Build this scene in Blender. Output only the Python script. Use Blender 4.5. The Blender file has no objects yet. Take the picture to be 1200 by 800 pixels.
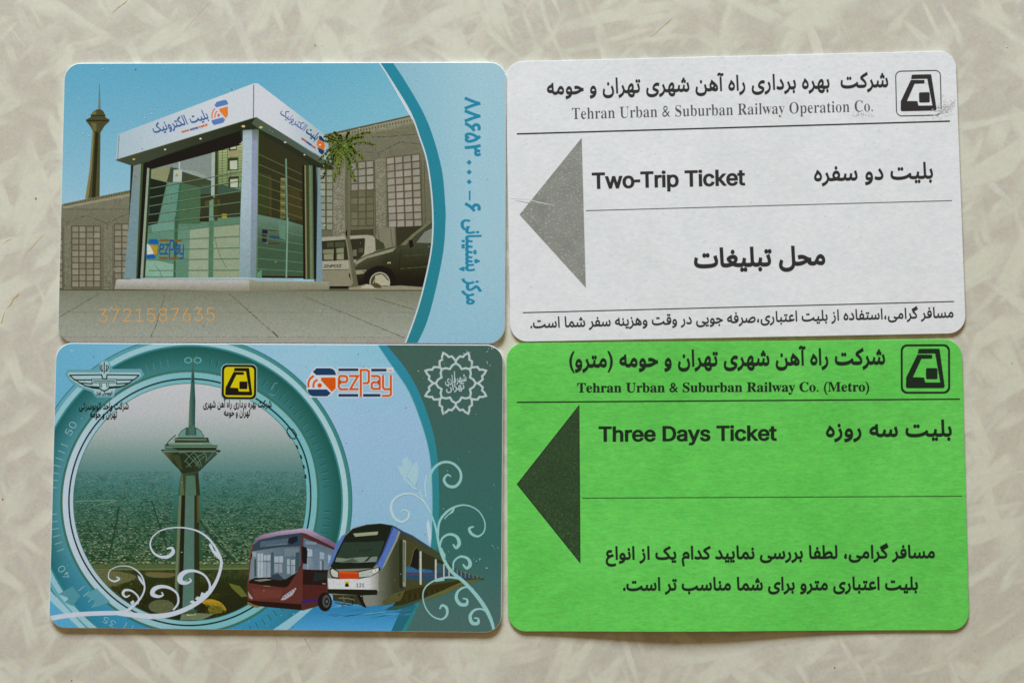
import bpy, bmesh, math, random, unicodedata
import numpy as np
from mathutils import Vector, Matrix, geometry
random.seed(7)
SC = bpy.context.scene
COL = SC.collection
MM = 0.001

# ------------------------------------------------------------------ camera
PITCH, YAW, DIST, FOC = 0.0618, 0.0291, 270.1, 50.0
CAMROT = Matrix.Rotation(PITCH, 3, 'X') @ Matrix.Rotation(YAW, 3, 'Y')
CAMPOS = CAMROT @ Vector((0, 0, DIST))            # millimetres
cam = bpy.data.cameras.new('camera'); cam.lens = FOC; cam.sensor_width = 36
cam.sensor_fit = 'HORIZONTAL'; cam.clip_start = 0.01; cam.clip_end = 10
co = bpy.data.objects.new('camera', cam); COL.objects.link(co)
co.matrix_world = Matrix.Translation(CAMPOS * MM) @ CAMROT.to_4x4()
SC.camera = co
SC.cycles.filter_width = 1.6

# ------------------------------------------------------------------ light
w = bpy.data.worlds.new('World'); SC.world = w; w.use_nodes = True
bg = w.node_tree.nodes['Background']
bg.inputs['Color'].default_value = (1.0, 0.70, 0.36, 1); bg.inputs['Strength'].default_value = 0.25
def area(name, loc, target, sx, sy, power, color):
    l = bpy.data.lights.new(name, 'AREA'); l.shape = 'RECTANGLE'; l.size = sx; l.size_y = sy
    l.energy = power; l.color = color
    o = bpy.data.objects.new(name, l); COL.objects.link(o); o.location = loc
    o.rotation_euler = (Vector(target) - Vector(loc)).to_track_quat('-Z', 'Y').to_euler()
    return o
area('window_light', (-0.22, 1.40, 0.66), (0, 0, 0), 0.85, 0.45, 44.5, (0.835, 0.932, 1.035))
SC.view_settings.view_transform = 'Standard'; SC.view_settings.look = 'None'
SC.view_settings.exposure = 0.0; SC.view_settings.gamma = 1.0

# ------------------------------------------------------------------ colour
KEY = 0.80
def S(r, g, b):
    out = []
    for v in (r, g, b):
        v = max(0, min(255, v)) / 255
        v = v / 12.92 if v <= 0.04045 else ((v + 0.055) / 1.055) ** 2.4
        out.append(min(0.92, max(0.004, v / KEY - 0.012)))
    return tuple(out)
def SI(r, g, b): return S(r * .90, g * .90, b * .885)      # ink as the press lays it down: a little duller than the artwork
def lerp(a, b, t):
    t = max(0, min(1, t)); return tuple(x + (y - x) * t for x, y in zip(a, b))

# ------------------------------------------------------------------ materials
def mat(name):
    m = bpy.data.materials.new(name); m.use_nodes = True
    nt = m.node_tree; return m, nt, nt.nodes['Principled BSDF']
def N(nt, t, **kw):
    n = nt.nodes.new(t)
    for k, v in kw.items():
        if k.startswith('i_'): n.inputs[k[2:].replace('_', ' ')].default_value = v
        else: setattr(n, k, v)
    return n
def noise(nt, coord, scale, detail=2.0, rough=0.5, dist=0.0):
    n = N(nt, 'ShaderNodeTexNoise'); n.inputs['Scale'].default_value = scale
    n.inputs['Detail'].default_value = detail; n.inputs['Roughness'].default_value = rough
    n.inputs['Distortion'].default_value = dist
    nt.links.new(coord, n.inputs['Vector']); return n.outputs['Fac']
def ramp(nt, src, a, b, ca=(0, 0, 0, 1), cb=(1, 1, 1, 1)):
    n = N(nt, 'ShaderNodeValToRGB'); n.color_ramp.elements[0].position = a; n.color_ramp.elements[1].position = b
    n.color_ramp.elements[0].color = ca; n.color_ramp.elements[1].color = cb
    nt.links.new(src, n.inputs['Fac']); return n.outputs['Color']
def mix(nt, fac, a, b, mode='MIX'):
    n = N(nt, 'ShaderNodeMix', data_type='RGBA', blend_type=mode)
    for s, v in ((0, fac), (6, a), (7, b)):
        if hasattr(v, 'is_output'): nt.links.new(v, n.inputs[s])
        else: n.inputs[s].default_value = v if s == 0 else (tuple(v) + (1,))[:4]
    return n.outputs[2]
def bump(nt, src, strength, dist, bsdf):
    b = N(nt, 'ShaderNodeBump'); b.inputs['Strength'].default_value = strength; b.inputs['Distance'].default_value = dist
    nt.links.new(src, b.inputs['Height']); nt.links.new(b.outputs[0], bsdf.inputs['Normal'])
def grain(nt, coord, lo, hi, scale):
    return ramp(nt, noise(nt, coord, scale, 2, 0.7), 0.25, 0.75, (lo,) * 3 + (1,), (hi,) * 3 + (1,))

def print_material(name, rough, lo, hi, bump_s, spec=0.5, chroma=0.12, blotch=0.0):
    m, nt, p = mat(name)
    g = N(nt, 'ShaderNodeNewGeometry').outputs['Position']
    a = N(nt, 'ShaderNodeVertexColor', layer_name='ink').outputs['Color']
    c = mix(nt, 1.0, a, grain(nt, g, lo, hi, 3400), 'MULTIPLY')
    if blotch: c = mix(nt, 1.0, c, grain(nt, g, 1 - blotch, 1 + blotch, 900), 'MULTIPLY')
    # coloured halftone noise, dot by dot
    h = N(nt, 'ShaderNodeTexNoise'); h.inputs['Scale'].default_value = 3300; h.inputs['Detail'].default_value = 2.0; nt.links.new(g, h.inputs['Vector'])
    c = mix(nt, chroma, c, h.outputs['Color'], 'OVERLAY')
    nt.links.new(c, p.inputs['Base Color']); p.inputs['Roughness'].default_value = rough
    p.inputs['Specular IOR Level'].default_value = spec
    bump(nt, noise(nt, g, 900 if rough > .6 else 260, 3), bump_s, 0.00004, p)
    return m
M_GLOSS = print_material('glossy_card_print', 0.30, 0.93, 1.07, 0.05, 0.4, 0.24)
M_PHOTO = print_material('glossy_photo_print', 0.30, 0.87, 1.13, 0.05, 0.4, 0.26, 0.05)
M_INK = print_material('toner_ink', 0.75, 0.80, 1.2, 0.15, 0.3, 0.08)

def speckled(name, ink, paper, amount):
    m, nt, p = mat(name)
    g = N(nt, 'ShaderNodeNewGeometry').outputs['Position']
    f = ramp(nt, noise(nt, g, 2600, 3, 0.8), amount, amount + 0.16)
    big = grain(nt, g, 0.85, 1.15, 300)
    c = mix(nt, f, ink, paper); c = mix(nt, 1.0, c, big, 'MULTIPLY')
    nt.links.new(c, p.inputs['Base Color']); p.inputs['Roughness'].default_value = 0.8
    return m
M_GREY = speckled('grey_toner', S(124, 126, 118), S(180, 182, 178), 0.55)
M_DARK = speckled('dark_green_toner', S(38, 58, 32), S(54, 86, 48), 0.50)

def paper(name, base, warm, fibre, amp):
    m, nt, p = mat(name)
    g = N(nt, 'ShaderNodeNewGeometry').outputs['Position']
    c = mix(nt, ramp(nt, noise(nt, g, 45, 3), 0.3, 0.75), base, warm)
    mp = N(nt, 'ShaderNodeMapping'); mp.inputs['Scale'].default_value = fibre; nt.links.new(g, mp.inputs['Vector'])
    f = noise(nt, mp.outputs[0], 900, 4, 0.65)
    c = mix(nt, 1.0, c, ramp(nt, f, 0.3, 0.7, (1 - amp,) * 3 + (1,), (1 + amp,) * 3 + (1,)), 'MULTIPLY')
    h = N(nt, 'ShaderNodeTexNoise'); h.inputs['Scale'].default_value = 2300; h.inputs['Detail'].default_value = 2.0; nt.links.new(mp.outputs[0], h.inputs['Vector'])
    c = mix(nt, amp * 3.2, c, h.outputs['Color'], 'OVERLAY')
    c = mix(nt, 1.0, c, ramp(nt, noise(nt, g, 160, 4, 0.7), 0.3, 0.7, (1 - amp * .8, 1 - amp * .5, 1 - amp * .8, 1), (1 + amp * .8, 1 + amp * .4, 1 + amp * .2, 1)), 'MULTIPLY')
    # a few dark flecks in the pulp
    c = mix(nt, ramp(nt, noise(nt, g, 1500, 0), 0.80, 0.84), c, tuple(x * 0.85 for x in base))
    nt.links.new(c, p.inputs['Base Color']); p.inputs['Roughness'].default_value = 0.85
    p.inputs['Specular IOR Level'].default_value = 0.25
    bump(nt, f, 0.5, 0.00006, p)
    return m
M_WHITE = paper('white_ticket_paper', S(208, 210, 213), S(203, 205, 207), (1, 1.3, 1), 0.05)
M_GREEN = paper('green_ticket_paper', S(98, 190, 86), S(87, 180, 76), (0.6, 1.7, 1), 0.105)
m, nt, p = mat('white_card_plastic'); M_PVC = m
p.inputs['Base Color'].default_value = (0.80, 0.84, 0.86, 1); p.inputs['Roughness'].default_value = 0.25
g = N(nt, 'ShaderNodeNewGeometry').outputs['Position']; bump(nt, noise(nt, g, 300), 0.1, 0.00003, p)

def table_material():
    m, nt, p = mat('marbled_laminate')
    g = N(nt, 'ShaderNodeNewGeometry').outputs['Position']
    warp = N(nt, 'ShaderNodeTexNoise'); warp.inputs['Scale'].default_value = 22; warp.inputs['Detail'].default_value = 3
    nt.links.new(g, warp.inputs['Vector'])
    wv = N(nt, 'ShaderNodeVectorMath', operation='MULTIPLY_ADD')
    nt.links.new(warp.outputs['Color'], wv.inputs[0]); wv.inputs[1].default_value = (0.006, 0.006, 0); nt.links.new(g, wv.inputs[2])
    total = None
    for k, (ang, sx, sy, t0, soft, sc) in enumerate(((32, 1, 5.0, .53, .035, 150), (-38, 1, 5.5, .54, .03, 170), (66, 1, 4.5, .54, .035, 140),
                                         (-68, 1, 6.5, .55, .03, 190), (48, 1, 3.0, .56, .04, 260), (12, 1, 7, .56, .03, 160))):
        mp = N(nt, 'ShaderNodeMapping', vector_type='TEXTURE'); mp.inputs['Rotation'].default_value = (0, 0, math.radians(ang))
        mp.inputs['Location'].default_value = (k * 3.1, k * 1.7, k * 0.9)
        mp.inputs['Scale'].default_value = (sy ** 0.5 * 1.1, sy ** -0.5 * 1.1, 1); nt.links.new(wv.outputs[0], mp.inputs['Vector'])
        f = ramp(nt, noise(nt, mp.outputs[0], sc * .62, 2.0, 0.5), t0 - 0.02, t0 + soft * 1.9)
        off = N(nt, 'ShaderNodeVectorMath', operation='ADD'); nt.links.new(g, off.inputs[0]); off.inputs[1].default_value = (k * 1.3, k * 2.1, k)
        f = mix(nt, 1.0, f, ramp(nt, noise(nt, off.outputs[0], 62, 1.5), 0.44, 0.56), 'MULTIPLY')
        total = f if total is None else mix(nt, 1.0, total, f, 'LIGHTEN')
    fine = noise(nt, g, 420, 4, 0.6)
    c = mix(nt, total, S(179, 175, 163), S(193, 192, 178))
    c = mix(nt, ramp(nt, noise(nt, g, 16, 2), 0.35, 0.65), c, mix(nt, 1.0, c, (0.98, 0.982, 0.955), 'MULTIPLY'))
    c = mix(nt, 1.0, c, ramp(nt, fine, 0.3, 0.7, (0.955, 0.955, 0.95, 1), (1.045, 1.045, 1.04, 1)), 'MULTIPLY')
    h = N(nt, 'ShaderNodeTexNoise'); h.inputs['Scale'].default_value = 2200; h.inputs['Detail'].default_value = 3; nt.links.new(g, h.inputs['Vector'])
    c = mix(nt, 0.24, c, h.outputs['Color'], 'OVERLAY')
    nt.links.new(c, p.inputs['Base Color']); p.inputs['Roughness'].default_value = 0.38
    p.inputs['Specular IOR Level'].default_value = 0.35
    bump(nt, fine, 0.12, 0.00005, p)
    return m
M_TABLE = table_material()

# ------------------------------------------------------------------ geometry helpers
FPX = FOC / 36 * 1200
def unproject(x, y, z):
    d = CAMROT @ Vector(((x - 600) / FPX, -(y - 400) / FPX, -1))
    t = (z - CAMPOS.z) / d.z
    q = CAMPOS + d * t
    return q.x, q.y
def project(x, y, z):
    q = CAMROT.transposed() @ (Vector((x, y, z)) - CAMPOS)
    return 600 - FPX * q.x / q.z, 400 + FPX * q.y / q.z
def mesh_object(name, verts, faces, material, parent=None, colors=None, smooth=False):
    me = bpy.data.meshes.new(name); me.from_pydata(verts, [], faces)
    if colors is not None:
        a = me.color_attributes.new('ink', 'FLOAT_COLOR', 'POINT')
        a.data.foreach_set('color', np.array([tuple(c) + (1,) for c in colors], dtype=np.float32).ravel())
    me.materials.append(material)
    if smooth: me.polygons.foreach_set('use_smooth', [True] * len(me.polygons))
    o = bpy.data.objects.new(name, me); COL.objects.link(o)
    if parent is not None: o.parent = parent
    return o

DZ = 0.0009     # mm between two layers of ink
class Card:
    """one card: an empty at its centre on the table, a body, and the ink printed on it"""
    def __init__(s, name, label, cat, group, x, y, rot, wd, ht, thick, base, body_mat, radius=3.18, lift=None, bevel=0.10):
        s.x, s.y, s.rot, s.w, s.h, s.t, s.base, s.lift = x, y, rot, wd / 2, ht / 2, thick, base, lift
        s.c, s.sn = math.cos(rot), math.sin(rot); s.z = 0.004; s.height = {}
        r = bpy.data.objects.new(name, None); COL.objects.link(r); r.empty_display_size = 0.01
        r.location = (x * MM, y * MM, 0); r.rotation_euler = (0, 0, rot)
        r['label'] = label; r['category'] = cat; r['group'] = group
        s.root = r; s.bevel = bevel
        out = s.outline(radius, 0); inn = s.outline(radius - bevel, bevel)
        bm = bmesh.new()
        l0 = [bm.verts.new((a, b, thick)) for a, b in inn]; l1 = [bm.verts.new((a, b, thick - bevel)) for a, b in out]
        l2 = [bm.verts.new((a, b, bevel * .5)) for a, b in out]; l3 = [bm.verts.new((a, b, 0)) for a, b in inn]
        n = len(out)
        for p_, q_ in ((l0, l1), (l1, l2), (l2, l3)):
            for i in range(n):
                j = (i + 1) % n; bm.faces.new((p_[i], q_[i], q_[j], p_[j]))
        bm.faces.new(l0); bm.faces.new(l3[::-1])
        if lift:
            for k in range(1, 40):
                u = -s.w + 2 * s.w * k / 40
                bmesh.ops.bisect_plane(bm, geom=bm.verts[:] + bm.edges[:] + bm.faces[:], plane_co=(u, 0, 0), plane_no=(1, 0, 0))
            for k in range(1, 26):
                u = -s.h + 2 * s.h * k / 26
                bmesh.ops.bisect_plane(bm, geom=bm.verts[:] + bm.edges[:] + bm.faces[:], plane_co=(0, u, 0), plane_no=(0, 1, 0))
        bmesh.ops.recalc_face_normals(bm, faces=bm.faces[:])
        for v in bm.verts:
            v.co = Vector((v.co.x, v.co.y, v.co.z + base + s.zl(v.co.x, v.co.y))) * MM
        me = bpy.data.meshes.new('card_body'); bm.to_mesh(me); bm.free(); me.materials.append(body_mat)
        o = bpy.data.objects.new('card_body', me); COL.objects.link(o); o.parent = r; s.body = o
        s.clip = [s.to_px(a, b) for a, b in s.outline(radius - bevel - .02, bevel + .02)][::-1]
    def zl(s, a, b): return s.lift(a / s.w, b / s.h) if s.lift else 0.0
    def outline(s, r, ins):
        pts = []
        for cx, cy, a0 in ((1, 1, 0), (-1, 1, 90), (-1, -1, 180), (1, -1, 270)):
            for k in range(9):
                a = math.radians(a0 + 90 * k / 8)
                pts.append((cx * (s.w - ins - r) + r * math.cos(a), cy * (s.h - ins - r) + r * math.sin(a)))
        return pts
    def to_px(s, a, b):
        return project(s.x + a * s.c - b * s.sn, s.y + a * s.sn + b * s.c, s.base + s.t + s.zl(a, b))
    def local(s, px, py, dz):
        z = s.base + s.t + dz
        for _ in range(3 if s.lift else 1):
            X, Y = unproject(px, py, z); X -= s.x; Y -= s.y
            a, b = X * s.c + Y * s.sn, -X * s.sn + Y * s.c
            z = s.base + s.t + s.zl(a, b) + dz
        return (a * MM, b * MM, z * MM)

def crop(x0, y0, s):
    return lambda pts: [(x0 + X / s, y0 + Y / s) for X, Y in pts]
def clip_poly(pts, win):
    """Sutherland-Hodgman against a convex window"""
    if win is None: return pts
    A = sum(win[i - 1][0] * win[i][1] - win[i][0] * win[i - 1][1] for i in range(len(win)))
    sg = 1 if A > 0 else -1
    out = list(pts)
    for i in range(len(win)):
        a, b = win[i - 1], win[i]; src = out; out = []
        if not src: return []
        side = lambda p: sg * ((b[0] - a[0]) * (p[1] - a[1]) - (b[1] - a[1]) * (p[0] - a[0]))
        for j in range(len(src)):
            p, q = src[j - 1], src[j]; sp, sq = side(p), side(q)
            if (sp >= 0) != (sq >= 0):
                t = sp / (sp - sq); out.append((p[0] + (q[0] - p[0]) * t, p[1] + (q[1] - p[1]) * t))
            if sq >= 0: out.append(q)
    return out
def smooth_path(pts, n=6, closed=False):
    out = []; m = len(pts)
    rng = range(m) if closed else range(m - 1)
    for i in rng:
        g = lambda k: pts[k % m] if closed else pts[max(0, min(m - 1, k))]
        p0, p1, p2, p3 = g(i - 1), g(i), g(i + 1), g(i + 2)
        for k in range(n):
            t = k / n
            out.append(tuple(0.5 * (2 * b + (c - a) * t + (2 * a - 5 * b + 4 * c - d) * t * t + (3 * b - a - 3 * c + d) * t ** 3)
                             for a, b, c, d in zip(p0, p1, p2, p3)))
    if not closed: out.append(tuple(pts[-1]))
    return out

def bulge(r, a):
    """the inner rings of the printed dial swell a little towards the upper right"""
    a = (math.degrees(a) + 180) % 360 - 180
    return 4.5 * math.exp(-((a + 28) / 21) ** 2) if 134 < r < 152.5 else 0.0

class Ink:
    """a printed part; everything is laid out in photograph pixels and unprojected onto the card's own face.
    Each film of ink lies one step above whatever is already printed where it goes."""
    def __init__(s, card, name, parent=None, material=None, clip='card', xf=None, label=None, kind=None):
        s.card, s.name, s.parent, s.m, s.xf = card, name, parent or card.root, material or M_GLOSS, xf
        s.win = card.clip if clip == 'card' else clip
        s.V, s.F, s.C = [], [], []; s.label = label; s.kind = kind; s.hold = False; s.gid = 0; s.jobs = []
    def up(s):
        if not s.hold: s.gid += 1
    def T(s, pts): return [s.xf(p) for p in pts] if s.xf else list(pts)
    def raw(s, pts, tris, cols):
        b = len(s.V)
        for (x, y), c in zip(pts, cols):
            s.V.append(s.card.local(x, y, s.card.z)); s.C.append(c)
        for t in tris:
            a, c_, d = (pts[t[0]], pts[t[1]], pts[t[2]])
            ar = (c_[0] - a[0]) * (d[1] - a[1]) - (c_[1] - a[1]) * (d[0] - a[0])
            if abs(ar) < 1e-7: continue
            t = tuple(t) if ar < 0 else (t[0], t[2], t[1])
            s.F.append(tuple(b + k for k in t))
    def fill(s, pts, col, cell=12, holes=()):
        s.up(); pts = clip_poly(s.T(pts), s.win)
        if len(pts) < 3: return
        s.jobs.append((s.gid, 'fill', pts, col, cell))
    def cells(s, pts, solid=True):
        q = 2.0; out = set(); n = len(pts)
        for i in range(n):
            (x0, y0), (x1, y1) = pts[i - 1], pts[i]; m = max(1, int(math.hypot(x1 - x0, y1 - y0) / 1.2))
            if not solid: m = 1
            for k in range(m): out.add((int((x0 + (x1 - x0) * k / m) // q), int((y0 + (y1 - y0) * k / m) // q)))
        if solid:
            ya, yb = min(p_[1] for p_ in pts), max(p_[1] for p_ in pts)
            for j in range(int(ya // q), int(yb // q) + 1):
                y = (j + .5) * q; xs = []
                for i in range(n):
                    (x0, y0), (x1, y1) = pts[i - 1], pts[i]
                    if (y0 <= y) != (y1 <= y): xs.append(x0 + (x1 - x0) * (y - y0) / (y1 - y0))
                xs.sort()
                for a, b in zip(xs[::2], xs[1::2]):
                    for i in range(int(a // q), int(b // q) + 1): out.add((i, j))
        return out
    def emit(s, pts, col, cell):
        f = (lambda x, y: SI(*col(x, y))) if callable(col) else None
        tris = geometry.tessellate_polygon([[Vector((x, y, 0)) for x, y in pts]])
        if f is None and not s.card.lift:
            s.raw(pts, tris, [SI(*col)] * len(pts)); return
        bm = bmesh.new(); vs = [bm.verts.new((x, y, 0)) for x, y in pts]
        for t in tris:
            try: bm.faces.new([vs[k] for k in t])
            except ValueError: pass
        for ax in (0, 1):
            lo, hi = min(p_[ax] for p_ in pts), max(p_[ax] for p_ in pts); k = math.floor(lo / cell) + 1
            while k * cell < hi:
                c = [0, 0, 0]; c[ax] = k * cell; n_ = [0, 0, 0]; n_[ax] = 1
                bmesh.ops.bisect_plane(bm, geom=bm.verts[:] + bm.edges[:] + bm.faces[:], plane_co=c, plane_no=n_); k += 1
        bmesh.ops.triangulate(bm, faces=bm.faces[:]); bm.verts.index_update()
        P = [(v.co.x, v.co.y) for v in bm.verts]
        s.raw(P, [[v.index for v in fc.verts] for fc in bm.faces], [f(x, y) if f else SI(*col) for x, y in P]); bm.free()
    def rect(s, x0, y0, x1, y1, col): s.fill([(x0, y0), (x1, y0), (x1, y1), (x0, y1)], col)
    def ell(s, cx, cy, rx, ry, col, n=28, cell=12): s.fill([(cx + rx * math.cos(6.28319 * k / n), cy + ry * math.sin(6.28319 * k / n)) for k in range(n)], col, cell)
    def ring(s, cx, cy, r0, r1, ky, col, n=120, a0=0, a1=360):
        P = lambda r, a: (cx + (r + bulge(r, a)) * math.cos(a), cy + (r + bulge(r, a)) * ky * math.sin(a))
        s.up(); h, s.hold = s.hold, True
        for k in range(n):
            a, b = math.radians(a0 + (a1 - a0) * k / n), math.radians(a0 + (a1 - a0) * (k + 1) / n)
            c = col(math.degrees((a + b) / 2)) if callable(col) else col
            s.fill([P(r0, a), P(r1, a), P(r1, b), P(r0, b)], c)
        s.hold = h
    def stroke(s, pts, wd, col, closed=False, smooth=0):
        """wd: a width or a list of widths per point"""
        if not isinstance(wd, (list, tuple)): wd = [wd] * len(pts)
        P = [(x, y, q) for (x, y), q in zip(pts, wd)]
        if smooth: P = smooth_path(P, smooth, closed)
        s.up(); n = len(P); L, R_ = [], []
        for i in range(n):
            a = P[(i - 1) % n] if (closed or i) else P[i]; b = P[(i + 1) % n] if (closed or i < n - 1) else P[i]; c = P[i]
            d1 = Vector((c[0] - a[0], c[1] - a[1])); d2 = Vector((b[0] - c[0], b[1] - c[1]))
            if d1.length < 1e-9: d1 = d2
            if d2.length < 1e-9: d2 = d1
            d1 = d1.normalized(); d2 = d2.normalized(); t = d1 + d2
            t = d1 if t.length < 1e-6 else t.normalized()
            nrm = Vector((-t.y, t.x)); mit = 1 / max(0.45, nrm.dot(Vector((-d1.y, d1.x))))
            h = max(0.01, c[2]) / 2 * mit
            L.append((c[0] + nrm.x * h, c[1] + nrm.y * h)); R_.append((c[0] - nrm.x * h, c[1] - nrm.y * h))
        h0, s.hold = s.hold, True
        for i in range(n if closed else n - 1):
            j = (i + 1) % n; s.fill([L[i], L[j], R_[j], R_[i]], col)
        s.hold = h0
    def mottle(s, pts, n, size, amt, base, stretch=1.0, seed=1):
        """fine uneven tone of a printed photograph: many small translucent-looking patches around a base colour"""
        rnd = random.Random(seed); xs = [p_[0] for p_ in pts]; ys = [p_[1] for p_ in pts]
        s.up(); h0, s.hold = s.hold, True; m = len(pts); sx, sy = size * 1.9, size * 1.9 * stretch; j = 0
        while min(ys) + j * sy < max(ys):
            x = min(xs) - rnd.random() * sx; y0_ = min(ys) + j * sy; j += 1
            while x < max(xs):
                w_ = sx * rnd.uniform(.5, 1.7); x += w_
                if rnd.random() > n: continue
                cx, cy = x - w_ / 2, y0_ + sy / 2; ins = False
                for i in range(m):
                    (x0, y0), (x1, y1) = pts[i - 1], pts[i]
                    if (y0 > cy) != (y1 > cy) and cx < x0 + (x1 - x0) * (cy - y0) / (y1 - y0): ins = not ins
                if not ins: continue
                c = base(cx, cy) if callable(base) else base; d = rnd.gauss(0, amt); t = rnd.uniform(.05, .35) * sy
                s.fill([(x - w_ * .97, cy), (x - w_ * .7, y0_ + t), (x - w_ * .2, y0_ + .04 * sy), (x, cy - .1 * sy), (x - w_ * .25, y0_ + sy * .96), (x - w_ * .7, y0_ + sy - t)], tuple(v + d * q for v, q in zip(c, (1, .95, .85))))
        s.hold = h0
    def text(s, string, p0, p1, ys, col, font='blender', bold=(0, 0), slant=0.0):
        """ink from p0 (left end of the baseline) to p1 (right end); ys = em height in pixels"""
        P, tris = glyph_mesh(string, font, bold)
        s.up()
        x0, x1 = min(p_[0] for p_ in P), max(p_[0] for p_ in P)
        d = Vector((p1[0] - p0[0], p1[1] - p0[1])); L = d.length; d.normalize(); nn = Vector((d.y, -d.x))
        k = L / (x1 - x0); Q = []
        for x, y in P:
            X = (x - x0) * k; Y = y * ys; X += slant * Y
            Q.append((p0[0] + d.x * X + nn.x * Y, p0[1] + d.y * X + nn.y * Y))
        s.jobs.append((s.gid, 'text', s.T(Q), col, tris))
    def done(s):
        H = s.card.height; i = 0
        while i < len(s.jobs):
            j = i; cs = set()
            while j < len(s.jobs) and s.jobs[j][0] == s.jobs[i][0]:
                cs |= s.cells(s.jobs[j][2], s.jobs[j][1] == 'fill'); j += 1
            lv = 1 + max((H.get(c, 0) for c in cs), default=0)
            for c in cs: H[c] = lv
            s.card.z = (0.016 if s.card.lift else 0.002) + lv * DZ
            for _, kind, pts, col, extra in s.jobs[i:j]:
                if kind == 'fill': s.emit(pts, col, extra)
                else: s.raw(pts, extra, [SI(*col)] * len(pts))
            i = j
        o = mesh_object(s.name, s.V, s.F, s.m, s.parent, s.C)
        if s.label: o['label'] = s.label
        if s.kind: o['kind'] = s.kind
        return o

# ------------------------------------------------------------------ lettering
FORMS = {}
for cp in list(range(0xFB50, 0xFC00)) + list(range(0xFE70, 0xFEFD)):
    d = unicodedata.decomposition(chr(cp)).split()
    if len(d) == 2 and d[0] in ('<isolated>', '<final>', '<initial>', '<medial>'):
        FORMS.setdefault(chr(int(d[1], 16)), {})[d[0][1:-1]] = chr(cp)
def joins_next(c): return 'initial' in FORMS.get(c, {})
def shape(sx):
    out = []
    for i, c in enumerate(sx):
        if c not in FORMS: out.append(c); continue
        pv = i > 0 and joins_next(sx[i - 1]); nx = i + 1 < len(sx) and sx[i + 1] in FORMS and joins_next(c) and 'final' in FORMS[sx[i + 1]]
        k = 'medial' if pv and nx else 'final' if pv else 'initial' if nx else 'isolated'
        out.append(FORMS[c].get(k) or FORMS[c].get('isolated') or c)
    r = ''.join(reversed(out))
    return r.translate({ord('('): ')', ord(')'): '('})
def bold_serif(t):
    return ''.join(chr(0x1D400 + ord(c) - 65) if 'A' <= c <= 'Z' else chr(0x1D41A + ord(c) - 97) if 'a' <= c <= 'z' else c for c in t)
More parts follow.
